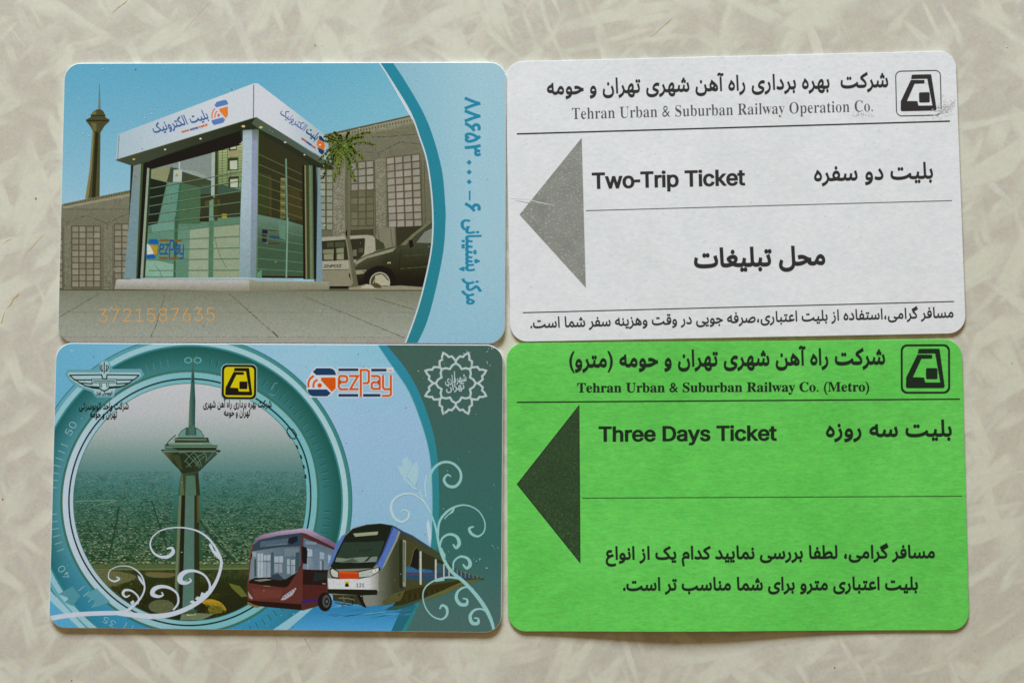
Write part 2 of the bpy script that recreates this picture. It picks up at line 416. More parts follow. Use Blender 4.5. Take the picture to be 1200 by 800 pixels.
GROT = {" ":[188,[]],"-":[188,[[163,244,163,188,25,188,25,244]]],".":[180,[[95,-4,78,-1,63,9,53,24,50,41,53,59,63,73,78,83,95,87,113,83,128,73,138,59,141,41,138,24,128,9,113,-1]]],"0":[453,[[227,-7,174,1,130,24,95,62,69,113,53,178,48,254,53,330,69,395,95,447,130,484,174,508,227,516,279,508,323,484,358,447,384,395,400,330,405,254,400,178,384,113,359,62,323,24,279,1],[227,50,261,56,290,74,313,103,330,144,340,194,344,254,340,314,330,365,313,405,290,435,261,453,227,460,192,453,163,435,140,405,123,365,113,314,109,254,113,194,123,144,140,103,163,74,192,56]]],"1":[453,[[76,0,76,55,391,55,391,0],[276,509,276,0,212,0,212,448,209,448,86,358,86,427,198,509]]],"2":[453,[[64,0,64,47,234,229,261,257,282,282,299,305,311,327,318,348,320,371,317,397,308,419,293,436,273,449,250,457,224,460,196,457,172,447,153,433,139,413,130,390,127,362,66,362,71,405,86,442,111,473,143,496,182,511,225,516,268,511,306,497,337,474,361,445,376,411,381,372,378,345,371,318,357,290,336,259,306,223,267,180,153,60,153,57,389,57,389,0]]],"3":[453,[[218,-7,173,-3,133,10,98,30,70,57,52,91,44,132,109,132,115,107,126,87,144,71,165,59,191,52,219,50,248,53,275,61,297,74,315,93,325,116,329,145,326,172,316,196,299,217,275,234,242,244,201,248,157,248,157,299,288,448,288,452,70,452,70,509,372,509,372,461,211,278,211,289,264,288,308,276,344,253,371,222,387,186,393,145,387,103,370,66,344,36,309,12,266,-2]]],"4":[453,[[40,105,40,158,247,509,311,509,109,166,109,163,413,163,413,105],[282,0,282,121,282,146,282,318,343,318,343,0]]],"5":[453,[[221,-7,178,-2,140,11,108,32,83,60,66,93,60,130,122,130,127,108,138,89,154,73,173,60,196,52,221,50,250,53,276,64,298,82,314,104,324,131,328,162,324,193,314,221,297,244,275,262,248,273,218,277,192,275,167,268,145,258,128,246,67,253,96,509,366,509,366,452,151,452,134,301,136,301,155,315,178,325,203,331,229,334,263,330,294,321,321,306,345,285,364,260,379,231,388,199,391,163,385,117,369,76,343,41,309,15,268,-1]]],"6":[453,[[226,-7,182,-1,142,15,109,40,84,74,69,115,64,162,68,199,80,239,102,285,137,340,252,509,322,509,151,261,145,261,154,275,165,288,179,299,196,307,214,312,235,314,278,309,316,295,346,271,370,240,384,201,389,157,384,112,368,73,343,39,310,14,271,-2],[226,48,254,52,279,63,299,79,314,101,324,128,327,157,324,187,314,213,299,235,279,251,254,262,226,265,198,262,174,252,153,235,138,214,128,188,125,158,128,128,138,102,153,79,174,63,198,52]]],"7":[453,[[97,0,323,448,323,452,62,452,62,509,391,509,391,449,165,0]]],"8":[453,[[226,-7,178,-2,136,11,101,33,74,62,57,96,52,135,55,166,65,195,81,220,101,241,125,256,153,265,153,267,119,282,93,308,76,342,70,380,75,417,90,450,114,477,146,498,184,511,226,516,269,511,306,498,337,477,361,450,377,417,382,380,376,342,359,308,333,282,300,267,300,265,327,256,351,241,372,220,387,195,397,166,401,135,395,96,378,62,352,33,317,11,275,-2],[226,49,258,52,285,60,307,74,323,91,333,113,337,139,333,165,322,189,305,208,283,223,256,232,226,235,196,232,169,223,147,208,130,189,119,165,115,139,119,113,129,91,145,74,167,60,195,52],[226,290,252,292,274,300,293,313,307,330,316,351,319,376,316,399,308,420,294,437,275,449,252,457,226,460,200,457,177,449,159,437,145,420,136,399,133,376,136,351,145,330,159,313,178,300,201,292]]],"9":[453,[[226,516,271,510,310,494,343,468,368,434,384,393,389,347,385,309,373,270,350,224,315,168,200,0,130,0,301,248,307,248,299,234,287,221,273,210,257,202,238,196,218,195,175,199,137,214,106,237,83,269,68,307,64,352,69,397,85,436,110,469,143,494,182,510],[226,460,199,457,174,446,154,429,138,407,129,381,125,352,129,322,138,295,154,274,174,257,199,247,226,243,254,247,279,257,299,273,314,295,324,321,327,350,324,381,314,407,299,429,279,446,254,457]]],"D":[494,[[219,0,96,0,96,57,215,57,272,63,318,81,354,110,379,149,394,198,399,255,394,312,379,361,354,399,320,428,275,446,221,452,93,452,93,509,225,509,294,501,353,478,399,441,433,391,455,329,462,255,455,181,433,119,398,68,351,31,291,8],[125,509,125,0,60,0,60,509]]],"M":[620,[[60,0,60,509,152,509,277,187,282,174,287,159,293,141,299,123,305,103,311,84,317,65,322,49,307,49,312,65,318,83,324,102,330,121,336,140,342,158,348,174,352,187,476,509,568,509,568,0,504,0,504,291,504,308,504,327,505,347,505,369,506,391,506,413,507,435,507,457,513,457,505,433,498,409,490,386,482,363,474,341,467,322,461,305,456,291,342,0,286,0,170,291,165,304,159,321,152,340,145,361,137,384,129,408,121,432,112,457,119,457,119,437,120,416,120,394,121,372,121,350,122,328,122,309,122,291,122,0]]],"T":[441,[[32,452,32,509,417,509,417,452,257,452,257,0,193,0,193,452]]],"a":[381,[[160,-9,126,-5,94,5,68,22,48,45,35,73,30,108,34,138,43,161,58,179,78,193,100,203,125,211,152,216,178,220,209,224,234,227,252,230,265,235,273,243,276,255,276,257,273,279,267,297,256,311,240,322,220,329,196,331,171,329,149,322,132,313,118,301,107,288,100,274,41,291,57,322,79,346,104,364,133,375,163,382,194,384,215,383,239,379,263,372,286,360,306,343,322,320,333,290,337,251,337,0,277,0,277,52,272,52,264,38,252,25,236,12,215,1,190,-6],[170,45,202,49,228,59,248,74,263,93,272,115,276,138,276,190,270,186,259,182,246,179,231,176,216,173,200,171,186,169,175,168,154,164,134,159,117,150,103,139,95,124,92,105,94,87,102,72,114,61,130,52,149,47]]],"c":[388,[[207,-8,159,-2,117,16,82,46,56,85,40,133,34,187,40,243,56,291,82,330,117,360,159,378,207,384,234,383,260,377,284,368,305,356,324,341,340,322,353,301,362,277,303,262,298,276,290,289,281,301,270,311,257,319,242,325,226,329,207,330,173,325,145,310,124,287,108,258,99,224,96,187,99,151,108,117,124,89,145,66,173,51,207,46,226,48,243,52,258,58,271,66,282,76,292,89,299,102,304,117,363,102,354,78,341,56,325,37,306,21,285,9,261,-1,235,-6]]],"e":[396,[[212,-8,161,-2,117,16,82,46,56,85,40,132,34,187,39,242,55,290,81,329,115,359,157,378,205,384,236,382,266,374,294,361,319,341,341,315,357,282,368,242,371,194,371,169,75,169,75,221,338,221,310,202,307,237,298,269,283,294,263,314,237,326,205,330,173,326,146,313,125,294,109,270,99,241,96,211,96,178,100,139,110,106,128,80,151,61,179,50,212,46,234,48,254,53,271,61,285,73,297,88,306,105,365,91,353,63,335,39,311,19,283,4,249,-5]]],"h":[402,[[114,227,114,0,53,0,53,509,114,509,114,287,102,287,124,332,152,362,187,379,227,384,264,380,295,369,321,349,341,321,353,285,357,240,357,0,296,0,296,235,290,275,273,304,246,323,210,329,184,326,161,317,141,303,126,283,117,257]]],"i":[159,[[53,0,53,379,114,379,114,0],[84,443,67,446,54,455,44,468,41,483,44,499,54,512,67,521,84,524,100,521,114,512,123,499,126,483,123,468,114,455,100,446]]],"k":[373,[[110,137,110,212,121,212,284,379,360,379,184,199,177,199],[53,0,53,509,114,509,114,0],[294,0,148,186,191,229,372,0]]],"n":[402,[[114,227,114,0,53,0,53,379,112,379,112,287,102,287,124,332,152,362,187,379,227,384,264,380,295,369,321,349,341,321,353,285,357,240,357,0,296,0,296,235,290,275,273,304,246,323,210,329,184,326,161,317,141,303,126,283,117,257]]],"o":[407,[[207,-8,159,-2,117,16,82,46,56,85,40,133,34,187,40,243,56,291,82,330,117,360,159,378,207,384,256,378,299,360,333,330,359,291,376,243,381,187,376,133,359,85,333,46,299,16,256,-2],[207,46,242,51,270,66,292,89,307,117,316,151,319,187,316,224,307,258,292,287,270,310,242,325,207,330,173,325,145,310,124,287,108,258,99,224,96,187,99,151,108,117,124,89,145,66,173,51]]],"p":[416,[[53,-143,53,379,112,379,112,319,118,319,126,331,137,346,152,360,171,373,197,381,229,384,274,378,313,361,345,332,370,293,385,245,390,189,385,133,370,84,346,45,313,16,274,-2,229,-8,198,-5,173,4,153,17,138,31,127,46,118,59,114,59,114,-143],[220,47,253,51,279,66,301,88,316,117,325,151,328,189,325,227,316,261,301,290,280,311,253,325,220,330,188,325,161,312,140,291,125,263,116,229,113,189,116,150,125,115,140,86,162,65,188,51]]],"r":[251,[[53,0,53,379,112,379,112,321,115,321,130,347,152,367,181,380,213,385,221,385,229,384,237,384,243,384,243,322,239,323,230,324,219,325,207,326,182,323,159,315,140,301,126,284,117,262,114,237,114,0]]],"s":[357,[[182,-8,145,-5,112,3,84,18,62,38,45,63,36,94,94,107,105,79,124,60,150,49,181,45,217,50,244,62,262,81,268,103,265,121,254,136,237,147,212,155,149,170,104,186,72,208,53,237,47,274,51,305,65,332,87,354,115,370,149,381,187,384,223,381,254,372,279,358,299,339,314,316,324,290,268,277,258,298,243,316,219,328,187,333,156,329,131,317,114,299,109,277,112,258,124,243,144,232,172,223,229,209,275,194,306,171,325,142,331,107,326,75,312,47,290,24,260,6,223,-5]]],"t":[219,[[204,379,204,327,6,327,6,379],[65,471,126,471,126,98,128,76,136,61,150,53,170,50,177,50,185,51,194,52,202,54,213,2,203,-1,192,-3,180,-4,168,-4,125,2,92,21,72,52,65,93]]],"w":[559,[[138,0,23,379,87,379,133,214,143,177,154,137,165,91,175,41,165,41,175,90,186,135,196,176,206,214,252,379,316,379,362,214,371,176,382,136,392,91,402,41,391,41,402,90,413,135,423,176,434,214,480,379,545,379,429,0,368,0,319,172,312,198,305,225,297,252,291,280,284,309,277,338,291,338,284,309,277,280,270,252,263,225,255,198,248,172,199,0]]],"y":[381,[[47,-139,61,-86,71,-87,88,-90,104,-89,118,-84,130,-74,141,-58,151,-36,163,-1,17,379,84,379,165,155,177,121,187,87,196,53,206,21,184,21,193,53,202,87,212,121,224,155,305,379,371,379,204,-58,191,-85,177,-107,159,-124,139,-136,117,-143,91,-145,77,-145,65,-143,54,-141]]],"z":[372,[[42,0,42,46,254,320,254,323,48,323,48,379,333,379,333,331,126,60,126,56,339,56,339,0]]]}
def contours(string, font):
    if font == 'grotesque':
        x = 0; L = []
        for c in string:
            a, ls = GROT[c]
            for l in ls: L.append([((l[i] + x) / 1000, l[i + 1] / 1000) for i in range(0, len(l), 2)])
            x += a
        return L
    cu = bpy.data.curves.new('lettering', 'FONT'); cu.body = string; cu.resolution_u = 3 if len(string) > 12 else 5; cu.fill_mode = 'NONE'
    o = bpy.data.objects.new('lettering', cu); COL.objects.link(o); bpy.context.view_layer.update()
    me = o.to_mesh(); nxt = {e.vertices[0]: e.vertices[1] for e in me.edges}
    V = [(v.co.x, v.co.y) for v in me.vertices]; seen = set(); L = []
    for a in range(len(V)):
        if a in seen or a not in nxt: continue
        l = []; b = a
        while b not in seen and b in nxt: seen.add(b); l.append(V[b]); b = nxt[b]
        L.append(l)
    o.to_mesh_clear(); bpy.data.objects.remove(o); bpy.data.curves.remove(cu)
    return L
def area2(l): return sum(l[i - 1][0] * l[i][1] - l[i][0] * l[i - 1][1] for i in range(len(l)))
def glyph_mesh(string, font, bold):
    L = [l for l in contours(string, font) if len(l) > 2]
    if font == 'blender':   # thin out nearly straight runs
        L = [[q for i, q in enumerate(l) if len(l) < 8 or abs((q[0] - l[i - 1][0]) * (l[(i + 1) % len(l)][1] - q[1]) - (q[1] - l[i - 1][1]) * (l[(i + 1) % len(l)][0] - q[0])) > 3e-6] for l in L]
        L = [l for l in L if len(l) > 2]
    box = [(min(p[0] for p in l), min(p[1] for p in l), max(p[0] for p in l), max(p[1] for p in l)) for l in L]
    ar = [area2(l) for l in L]
    out = []
    for i, l in enumerate(L):
        root = i
        for j in range(len(L)):
            if j != i and box[j][0] <= box[i][0] and box[j][1] <= box[i][1] and box[j][2] >= box[i][2] and box[j][3] >= box[i][3] and abs(ar[j]) > abs(ar[root]): root = j
        sg = 1 if ar[root] > 0 else -1      # outward side of travel; the same for a hole of this root
        l = l if sg > 0 else l[::-1]; n = len(l); o = []
        for k in range(n):
            a, b, c = l[k - 1], l[k], l[(k + 1) % n]
            d1 = Vector((b[0] - a[0], b[1] - a[1])); d2 = Vector((c[0] - b[0], c[1] - b[1]))
            if d1.length < 1e-7 or d2.length < 1e-7: o.append(b); continue
            d1.normalize(); d2.normalize(); t = d1 + d2
            t = d1 if t.length < 1e-3 else t.normalized()
            mt = 1 / max(0.6, d1.dot(t))
            o.append((b[0] + t.y * bold[0] * mt, b[1] - t.x * bold[1] * mt))
        out.append(o)
    pts = []; edges = []
    for l in out:
        b = len(pts); pts += l; edges += [(b + i, b + (i + 1) % len(l)) for i in range(len(l))]
    r = geometry.delaunay_2d_cdt([Vector(p) for p in pts], edges, [], 0, 1e-5)
    vs = [(v.x, v.y) for v in r[0]]; fs = []
    T_ = [];
    for f in r[2]:
        for k in range(1, len(f) - 1): T_.append((f[0], f[k], f[k + 1]))
    T_ = np.array(T_); VA = np.array(vs); cen = VA[T_].mean(axis=1)
    wind = np.zeros(len(cen), int)
    for l in out:
        A = np.array(l); B = np.roll(A, -1, axis=0)
        m = (cen[:, 0] > A[:, 0].min()) & (cen[:, 0] < A[:, 0].max()) & (cen[:, 1] > A[:, 1].min()) & (cen[:, 1] < A[:, 1].max())
        idx = np.nonzero(m)[0]
        if not len(idx): continue
        c = cen[idx][:, None, :]
        upc = (A[:, 1] <= c[..., 1]) & (B[:, 1] > c[..., 1]); dn = (A[:, 1] > c[..., 1]) & (B[:, 1] <= c[..., 1])
        cr = (B[:, 0] - A[:, 0]) * (c[..., 1] - A[:, 1]) - (c[..., 0] - A[:, 0]) * (B[:, 1] - A[:, 1])
        wind[idx] += (upc & (cr > 0)).sum(1) - (dn & (cr < 0)).sum(1)
    return vs, [tuple(int(k) for k in t) for t, w_ in zip(T_, wind) if w_ != 0]

# ------------------------------------------------------------------ the tabletop
def build_table():
    n = 24; X0, X1, Y0, Y1 = -420, 420, -330, 330
    v = [(X0 * MM, Y0 * MM, 0), (X1 * MM, Y0 * MM, 0), (X1 * MM, Y1 * MM, 0), (X0 * MM, Y1 * MM, 0)]
    v += [(a, b, -0.022) for a, b, _ in v]
    f = [(0, 1, 2, 3), (7, 6, 5, 4), (0, 4, 5, 1), (1, 5, 6, 2), (2, 6, 7, 3), (3, 7, 4, 0)]
    t = mesh_object('tabletop', v, f, M_TABLE); t['kind'] = 'structure'
    m_, nt_, p_ = mat('brown_stain'); p_.inputs['Base Color'].default_value = S(160, 138, 92) + (1,); p_.inputs['Roughness'].default_value = 0.6
    md, nt_, p_ = mat('pale_crumb'); p_.inputs['Base Color'].default_value = (0.75, 0.74, 0.68, 1)
    def mark(path, wd, mt, name):
        V = []; F = []
        for i, (x, y) in enumerate(path):
            a = path[max(0, i - 1)]; b = path[min(len(path) - 1, i + 1)]
            d = Vector((b[0] - a[0], b[1] - a[1])).normalized(); h = wd * (0.5 if 0 < i < len(path) - 1 else 0.12) * random.uniform(.6, 1.2)
            for s_ in (1, -1):
                X, Y = unproject(x - d.y * h * s_, y + d.x * h * s_, 0.003); V.append((X * MM, Y * MM, 0.003 * MM))
            if i: k = 2 * i; F.append((k - 2, k - 1, k + 1, k))
        mesh_object(name, V, F, mt, t)
    def wob(x0, y0, x1, y1, n_=7, a=.7): return [(x0 + (x1 - x0) * k / n_ + random.uniform(-a, a), y0 + (y1 - y0) * k / n_ + random.uniform(-a, a)) for k in range(n_ + 1)]
    mark(wob(150, 1, 131, 16, 8, .5), 1.3, m_, 'scratch'); mark(wob(247, 2, 214, 38, 8, .4), 0.5, m_, 'scratch')
    mark(wob(788, 22, 762, 44, 8, .6), 1.0, m_, 'scratch'); mark(wob(53, 274, 29, 298, 8, .6), 0.9, m_, 'scratch')
    mark(wob(22, 343, 8, 361, 6, 1.2), 2.0, m_, 'scratch'); mark(wob(6, 366, 1, 380, 4, .5), 1.3, m_, 'scratch')
    mark(wob(14, 280, 4, 285, 4, .7), 1.0, m_, 'scratch'); mark(wob(355, 745, 366, 764, 6, .4), 0.8, m_, 'scratch')
    mark(wob(321, 738, 326, 762, 6, .3), 0.4, m_, 'scratch'); mark(wob(2, 20, 32, 58, 6, .5), 0.5, md, 'scratch')
    for x, y, r in ((383, 787, 1.1), (84, 796, 1.6), (978, 781, 1.5), (3, 584, 1.7), (369, 53, 1.4), (377, 53, 1.1), (42, 232, 2.2), (112, 48, 1.2), (1186, 425, 1.3), (1180, 55, 1.2), (330, 20, 1.0)):
        X, Y = unproject(x, y, 0); r *= 0.085
        bm = bmesh.new(); bmesh.ops.create_icosphere(bm, subdivisions=1, radius=r * MM)
        for v_ in bm.verts: v_.co = Vector((v_.co.x * random.uniform(.7, 1.4) + X * MM, v_.co.y * random.uniform(.7, 1.4) + Y * MM, v_.co.z * .6 + r * .5 * MM))
        me = bpy.data.meshes.new('crumb'); bm.to_mesh(me); bm.free(); me.materials.append(m_ if r > .11 else md)
        o = bpy.data.objects.new('crumb', me); COL.objects.link(o); o.parent = t
build_table()

def metro_emblem(card, x0, y0, size, rot, ink, back=None, border=0.035, frame=True, parent=None, fw=None):
    """train-front emblem inside a rounded square; unit square mapped to the card"""
    c, s_ = math.cos(rot), math.sin(rot)
    xf = lambda p: (x0 + size * (p[0] * c - p[1] * s_), y0 + size * (p[0] * s_ + p[1] * c))
    k = Ink(card, 'metro_emblem', parent, material=M_GLOSS if back else M_INK, clip=None, xf=xf)
    def rr(a, r): return [(.5 + sx * (.5 - a - r) + r * math.cos(math.radians(t0 + 10 * q)), .5 + sy * (.5 - a - r) + r * math.sin(math.radians(t0 + 10 * q)))
                          for sx, sy, t0 in ((1, 1, 0), (-1, 1, 90), (-1, -1, 180), (1, -1, 270)) for q in range(10)]
    if back:
        k.fill([(a * 1.05 - .025, b * 1.05 - .025) for a, b in rr(0, .16)], (150, 190, 185)); k.fill(rr(0, .15), ink); k.fill(rr(.065, .11), back)
    else:
        o, i = rr(0, .13), rr(border, .10); k.up(); k.hold = True
        for j in range(len(o)): k.fill([o[j - 1], o[j], i[j], i[j - 1]], ink)
        k.hold = False
    g = lambda X, Y: ((X - 517) / 345, (Y - 147) / 338)
    G = lambda *q: [g(*z) for z in q]
    k.fill(G((642, 181), (652, 178), (786, 178), (790, 186), (824, 436), (816, 447), (790, 447), (792, 405), (758, 211), (636, 211)), ink)
    k.fill(G((737, 219), (737, 246), (662, 246), (602, 372), (680, 374), (688, 408), (802, 409), (802, 447), (560, 447), (552, 436), (555, 372), (632, 221), (640, 217)), ink)
    k.fill(G((700, 310), (768, 310), (774, 318), (774, 380), (768, 386), (700, 386), (693, 380), (693, 318)), ink)
    return k.done()

# ------------------------------------------------------------------ white ticket
BLK = (52, 50, 50)
GRP = 'transit tickets and cards laid in a two by two grid'
def lift_white(u, v): return 0.18 * (1 - v) * .5 * math.exp(-((u - .35) / .6) ** 2) + 0.10 * u * u
wt = Card('paper_ticket', 'white paper two-trip ticket with grey arrow and black print, above the green ticket', 'ticket', GRP,
          42.03, 27.62, .0191, 85.69, 53.87, 0.30, 0.03, M_WHITE, 3.3, lift_white, 0.05)
def line(card, name, a, b, wd, col, m=None):
    k = Ink(card, name, material=m or M_INK, clip=None); k.stroke([a, b], wd, col); return k.done()
k = Ink(wt, 'persian_heading', material=M_INK)
k.text(shape('شرکت  بهره برداری راه آهن شهری تهران و حومه'), (641, 110.6), (1041, 101.6), 23.5, BLK, bold=(.015, .042)); k.done()
k = Ink(wt, 'english_heading', material=M_INK)
k.text(bold_serif('Tehran Urban & Suburban Railway Operation Co.'), (670.5, 139.8), (1022.8, 130.6), 19.2, (88, 86, 86), bold=(-.013, -.004)); k.done()
line(wt, 'ruled_line', (605.6, 157.1), (1113.2, 142.1), 1.7, (50, 48, 48))
k = Ink(wt, 'direction_arrow', material=M_GREY); k.fill([(608.7, 251.5), (681.7, 161.5), (686.5, 337)], (130, 128, 124)); k.done()
k = Ink(wt, 'ticket_name', material=M_INK); k.text('Two-Trip Ticket', (693.8, 220.9), (873.6, 216.6), 35, BLK, 'grotesque', (.026, .020)); k.done()
k = Ink(wt, 'persian_ticket_name', material=M_INK); k.text(shape('بلیت دو سفره'), (954, 212), (1093.5, 208.6), 25.5, BLK, bold=(.016, .036)); k.done()
line(wt, 'thin_ruled_line', (686.5, 246.9), (1115.5, 235.1), .95, (95, 93, 92))
k = Ink(wt, 'persian_notice', material=M_INK); k.text(shape('محل تبلیغات'), (813.3, 312.9), (967.3, 309.4), 29.5, BLK, bold=(.030, .044)); k.done()
line(wt, 'lower_ruled_line', (612.6, 366.3), (1118, 353.2), 1.2, (60, 58, 58))
k = Ink(wt, 'small_print', material=M_INK)
k.text(shape('مسافر گرامی،استفاده از بلیت اعتباری،صرفه جویی در وقت وهزینه سفر شما است.'), (621.5, 384), (1117.5, 371.6), 16.8, (58, 56, 56), bold=(.018, .032)); k.done()
metro_emblem(wt, 1048.9, 83.2, 53.6, -.0229, BLK, border=0.022)
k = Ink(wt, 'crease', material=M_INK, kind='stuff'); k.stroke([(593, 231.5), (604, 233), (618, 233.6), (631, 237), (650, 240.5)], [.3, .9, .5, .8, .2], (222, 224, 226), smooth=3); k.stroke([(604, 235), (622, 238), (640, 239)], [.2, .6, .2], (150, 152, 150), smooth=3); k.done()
# rubbed-in dirt by the emblem and a small crease at the arrow
k = Ink(wt, 'smudge', material=speckled('graphite_smudge', S(166, 163, 162), S(203, 206, 207), 0.46), kind='stuff')
for _ in range(150):
    x = random.gauss(1108, 8); y = 128 + (x - 1105) * -.35 + random.gauss(0, 4.5)
    if x < 1120: k.ell(x, y, random.uniform(.3, 2.0), random.uniform(.2, .8), (150, 145, 145), 6)
for _ in range(45): k.ell(random.gauss(1010, 7), random.gauss(134.5, 1.3), random.uniform(.3, 1.4), random.uniform(.2, .5), (150, 145, 145), 6)
k.done()

# ------------------------------------------------------------------ green ticket
def lift_green(u, v): return 1.15 * max(0, (.35 - v) / 1.35) ** 1.5 * math.exp(-((u + .22) / .48) ** 2) + .06 * (u * u)
gt = Card('paper_ticket', 'bright green paper three-day ticket with dark arrow and black print, at lower right', 'ticket', GRP,
          41.99, -27.0, .0085, 85.62, 54.03, 0.30, 0.03, M_GREEN, 3.3, lift_green, 0.05)
BG = (28, 46, 26)
k = Ink(gt, 'persian_heading', material=M_INK)
k.text(shape('شرکت راه آهن شهری تهران و حومه (مترو)'), (667, 429.9), (1037.3, 426), 25, BG, bold=(.020, .048)); k.done()
k = Ink(gt, 'english_heading', material=M_INK)
k.text(bold_serif('Tehran Urban & Suburban Railway Co. (Metro)'), (676.3, 459.6), (1018.7, 458.3), 16.2, BG, bold=(.012, .008)); k.done()
line(gt, 'ruled_line', (605.6, 471.1), (1125, 467.4), 1.6, (36, 58, 32))
k = Ink(gt, 'direction_arrow', material=M_DARK); A_ = [(606.2, 567), (678.6, 474.8), (679.9, 659)]; k.fill(A_, (60, 60, 60)); o_ = k.done()
k = Ink(gt, 'arrow_outline', o_, material=M_INK, clip=None); k.stroke(A_, 1.0, (22, 34, 20), closed=True); k.done()
k = Ink(gt, 'ticket_name', material=M_INK); k.text('Three Days Ticket', (701.5, 516.8), (910.6, 515.4), 33, BG, 'grotesque', (.026, .020)); k.done()
k = Ink(gt, 'persian_ticket_name', material=M_INK); k.text(shape('بلیت سه روزه'), (967.8, 511.2), (1115.5, 510.4), 25.5, BG, bold=(.020, .040)); k.done()
line(gt, 'thin_ruled_line', (682.3, 583.3), (1127.5, 581), .95, (44, 80, 38))
k = Ink(gt, 'small_print', material=M_INK)
k.text(shape('مسافر گرامی، لطفا بررسی نمایید کدام یک از انواع'), (709.7, 654.8), (1095.7, 653.0), 20.3, BG, bold=(.026, .042))
k.text(shape('بلیت اعتباری مترو برای شما مناسب تر است.'), (730, 691), (1075.8, 690.2), 20.3, BG, bold=(.026, .042)); k.done()
metro_emblem(gt, 1055.4, 403.3, 57.9, -.004, BG, border=0.042)

# ------------------------------------------------------------------ upper plastic card: photo of a ticket booth
A = crop(60, 60, 4.2857); B = crop(320, 60, 4.2857); Cc = crop(60, 230, 4.2857); D = crop(320, 230, 4.2857)
a1 = crop(130, 90, 8.5714); a2 = crop(260, 90, 8.5714); a3 = crop(130, 170, 8.5714); a4 = crop(260, 170, 8.5714)
a5 = crop(130, 255, 8.5714); a6 = crop(260, 255, 8.5714); a7 = crop(370, 130, 8.5714); a8 = crop(370, 255, 8.5714)
tl = Card('plastic_card', 'plastic travel card printed with a ticket booth photo, at upper left', 'card', GRP,
          -44.02, 26.67, -.0035, 85.6, 54.08, 0.76, 0.0, M_PVC, 3.18)
def sky(x, y):
    t = (y - 74) / 175
    c = lerp((100, 174, 206), (158, 200, 222), t ** 1.15)
    return lerp(c, (136, 198, 216), max(0, (x - 300) / 260) * (1 - abs(t - .4)))
ARC = [(440, 40), (444.8, 74), (460, 97.3), (481, 132.3), (491.5, 160.3), (500.8, 190.7), (506.7, 239.5), (506.2, 286), (497.3, 332.7), (486.8, 370), (474.7, 402.7), (462, 430)]
ARC = smooth_path(ARC[1:-1], 4); ARC = [(428, 45)] + ARC + [(462, 432)]
ARC2 = [(460, 73), (474, 94), (493.8, 127.7), (506.7, 158), (518, 200), (521.8, 240), (522.2, 258), (519.5, 295), (510, 342), (499.7, 379), (488.5, 403)]
ARC2 = [(446, 55)] + smooth_path(ARC2, 4) + [(474, 432)]
PH = [(0, 45)] + ARC + [(0, 432)]
class Pic(Ink):
    """ink clipped to the printed photo and then to the card"""
    def fill(s, pts, col, cell=12, holes=()):
        xf, s.xf = s.xf, None
        q = clip_poly([xf(p) for p in pts] if xf else pts, s.inner)
        if len(q) > 2: Ink.fill(s, q, col, cell, holes)
        s.xf = xf
def PicI(card, name, inner, parent=None, xf=None, **kw):
    k = Pic(card, name, parent, xf=xf, **dict(dict(material=M_PHOTO), **kw)); k.inner = inner; return k
k = PicI(tl, 'printed_photo', PH, material=M_GLOSS)
k.fill([(40, 50), (540, 50), (540, 345), (40, 345)], sky, 10); photo = k.done()

# --- the distant tower
k = PicI(tl, 'tower', PH, photo)
k.fill(A([(236, 295), (239, 215), (241, 165), (243, 165), (245, 215), (248, 295)]), (92, 98, 84))
k.fill(A([(239, 295), (241, 180), (242, 180), (243, 295)]), (150, 150, 125))
k.fill(A([(207, 400), (248, 400), (243, 738), (170, 742), (192, 600)]), (80, 82, 56))
k.fill(A([(207, 400), (216, 400), (203, 600), (186, 742), (170, 742), (192, 600)]), (136, 128, 84))
k.fill(A([(222, 405), (238, 405), (222, 738), (203, 739)]), (46, 48, 30))
k.fill(A([(205, 312), (212, 302), (228, 293), (250, 293), (262, 302), (272, 322), (272, 332), (295, 346), (290, 356), (268, 376), (250, 406), (212, 406), (196, 378), (178, 356), (172, 346), (198, 332), (198, 322)]), (78, 78, 54))
k.fill(A([(172, 346), (295, 346), (280, 352), (190, 352)]), (40, 42, 28)); k.fill(A([(198, 322), (272, 322), (270, 327), (200, 327)]), (50, 50, 34))
k.fill(A([(200, 360), (228, 362), (226, 400), (212, 402)]), (112, 108, 66)); k.fill(A([(208, 306), (226, 298), (226, 318), (203, 320)]), (118, 114, 80))
k.done()

# --- stone wall left
WA = (131, 130, 110)
def wallc(x, y): return lerp((124, 124, 106), (104, 104, 86), (y - 240) / 100)
k = PicI(tl, 'stone_building', PH, photo)
k.fill(Cc([(0, 52), (400, -30), (400, 475), (0, 475)]), wallc, 14)
k.fill(Cc([(60, 38), (400, -32), (400, -4), (60, 62)]), (120, 118, 92)); k.fill(Cc([(60, 52), (400, -14), (400, -2), (60, 64)]), (152, 148, 126))
k.hold = True; k.up()
k.hold = False; k.up(); k.hold = True
for i in range(26):
    X = 66 + i * 13; Y = 41 - (X - 60) * .206; k.fill(Cc([(X, Y), (X + 6, Y - 1), (X + 6, Y + 9), (X, Y + 10)]), (84, 82, 58))
k.hold = False; k.up(); k.hold = True
for pth in ([(45, 66), (390, 66)], [(45, 118), (80, 133), (175, 96), (280, 136), (392, 84)], [(282, 136), (282, 165)], [(80, 133), (80, 160)]): k.stroke(Cc(pth), .7, (70, 68, 48))
for X0, X1 in ((65, 100), (258, 308)): k.fill(Cc([(X0, 145), (X1, 145), (X1, 468), (X0, 468)]), (130, 129, 114))
k.hold = False; k.up(); k.hold = True
for X in (64, 101, 256, 262, 309): k.stroke(Cc([(X, 145), (X, 466)]), .55, (84, 82, 62))
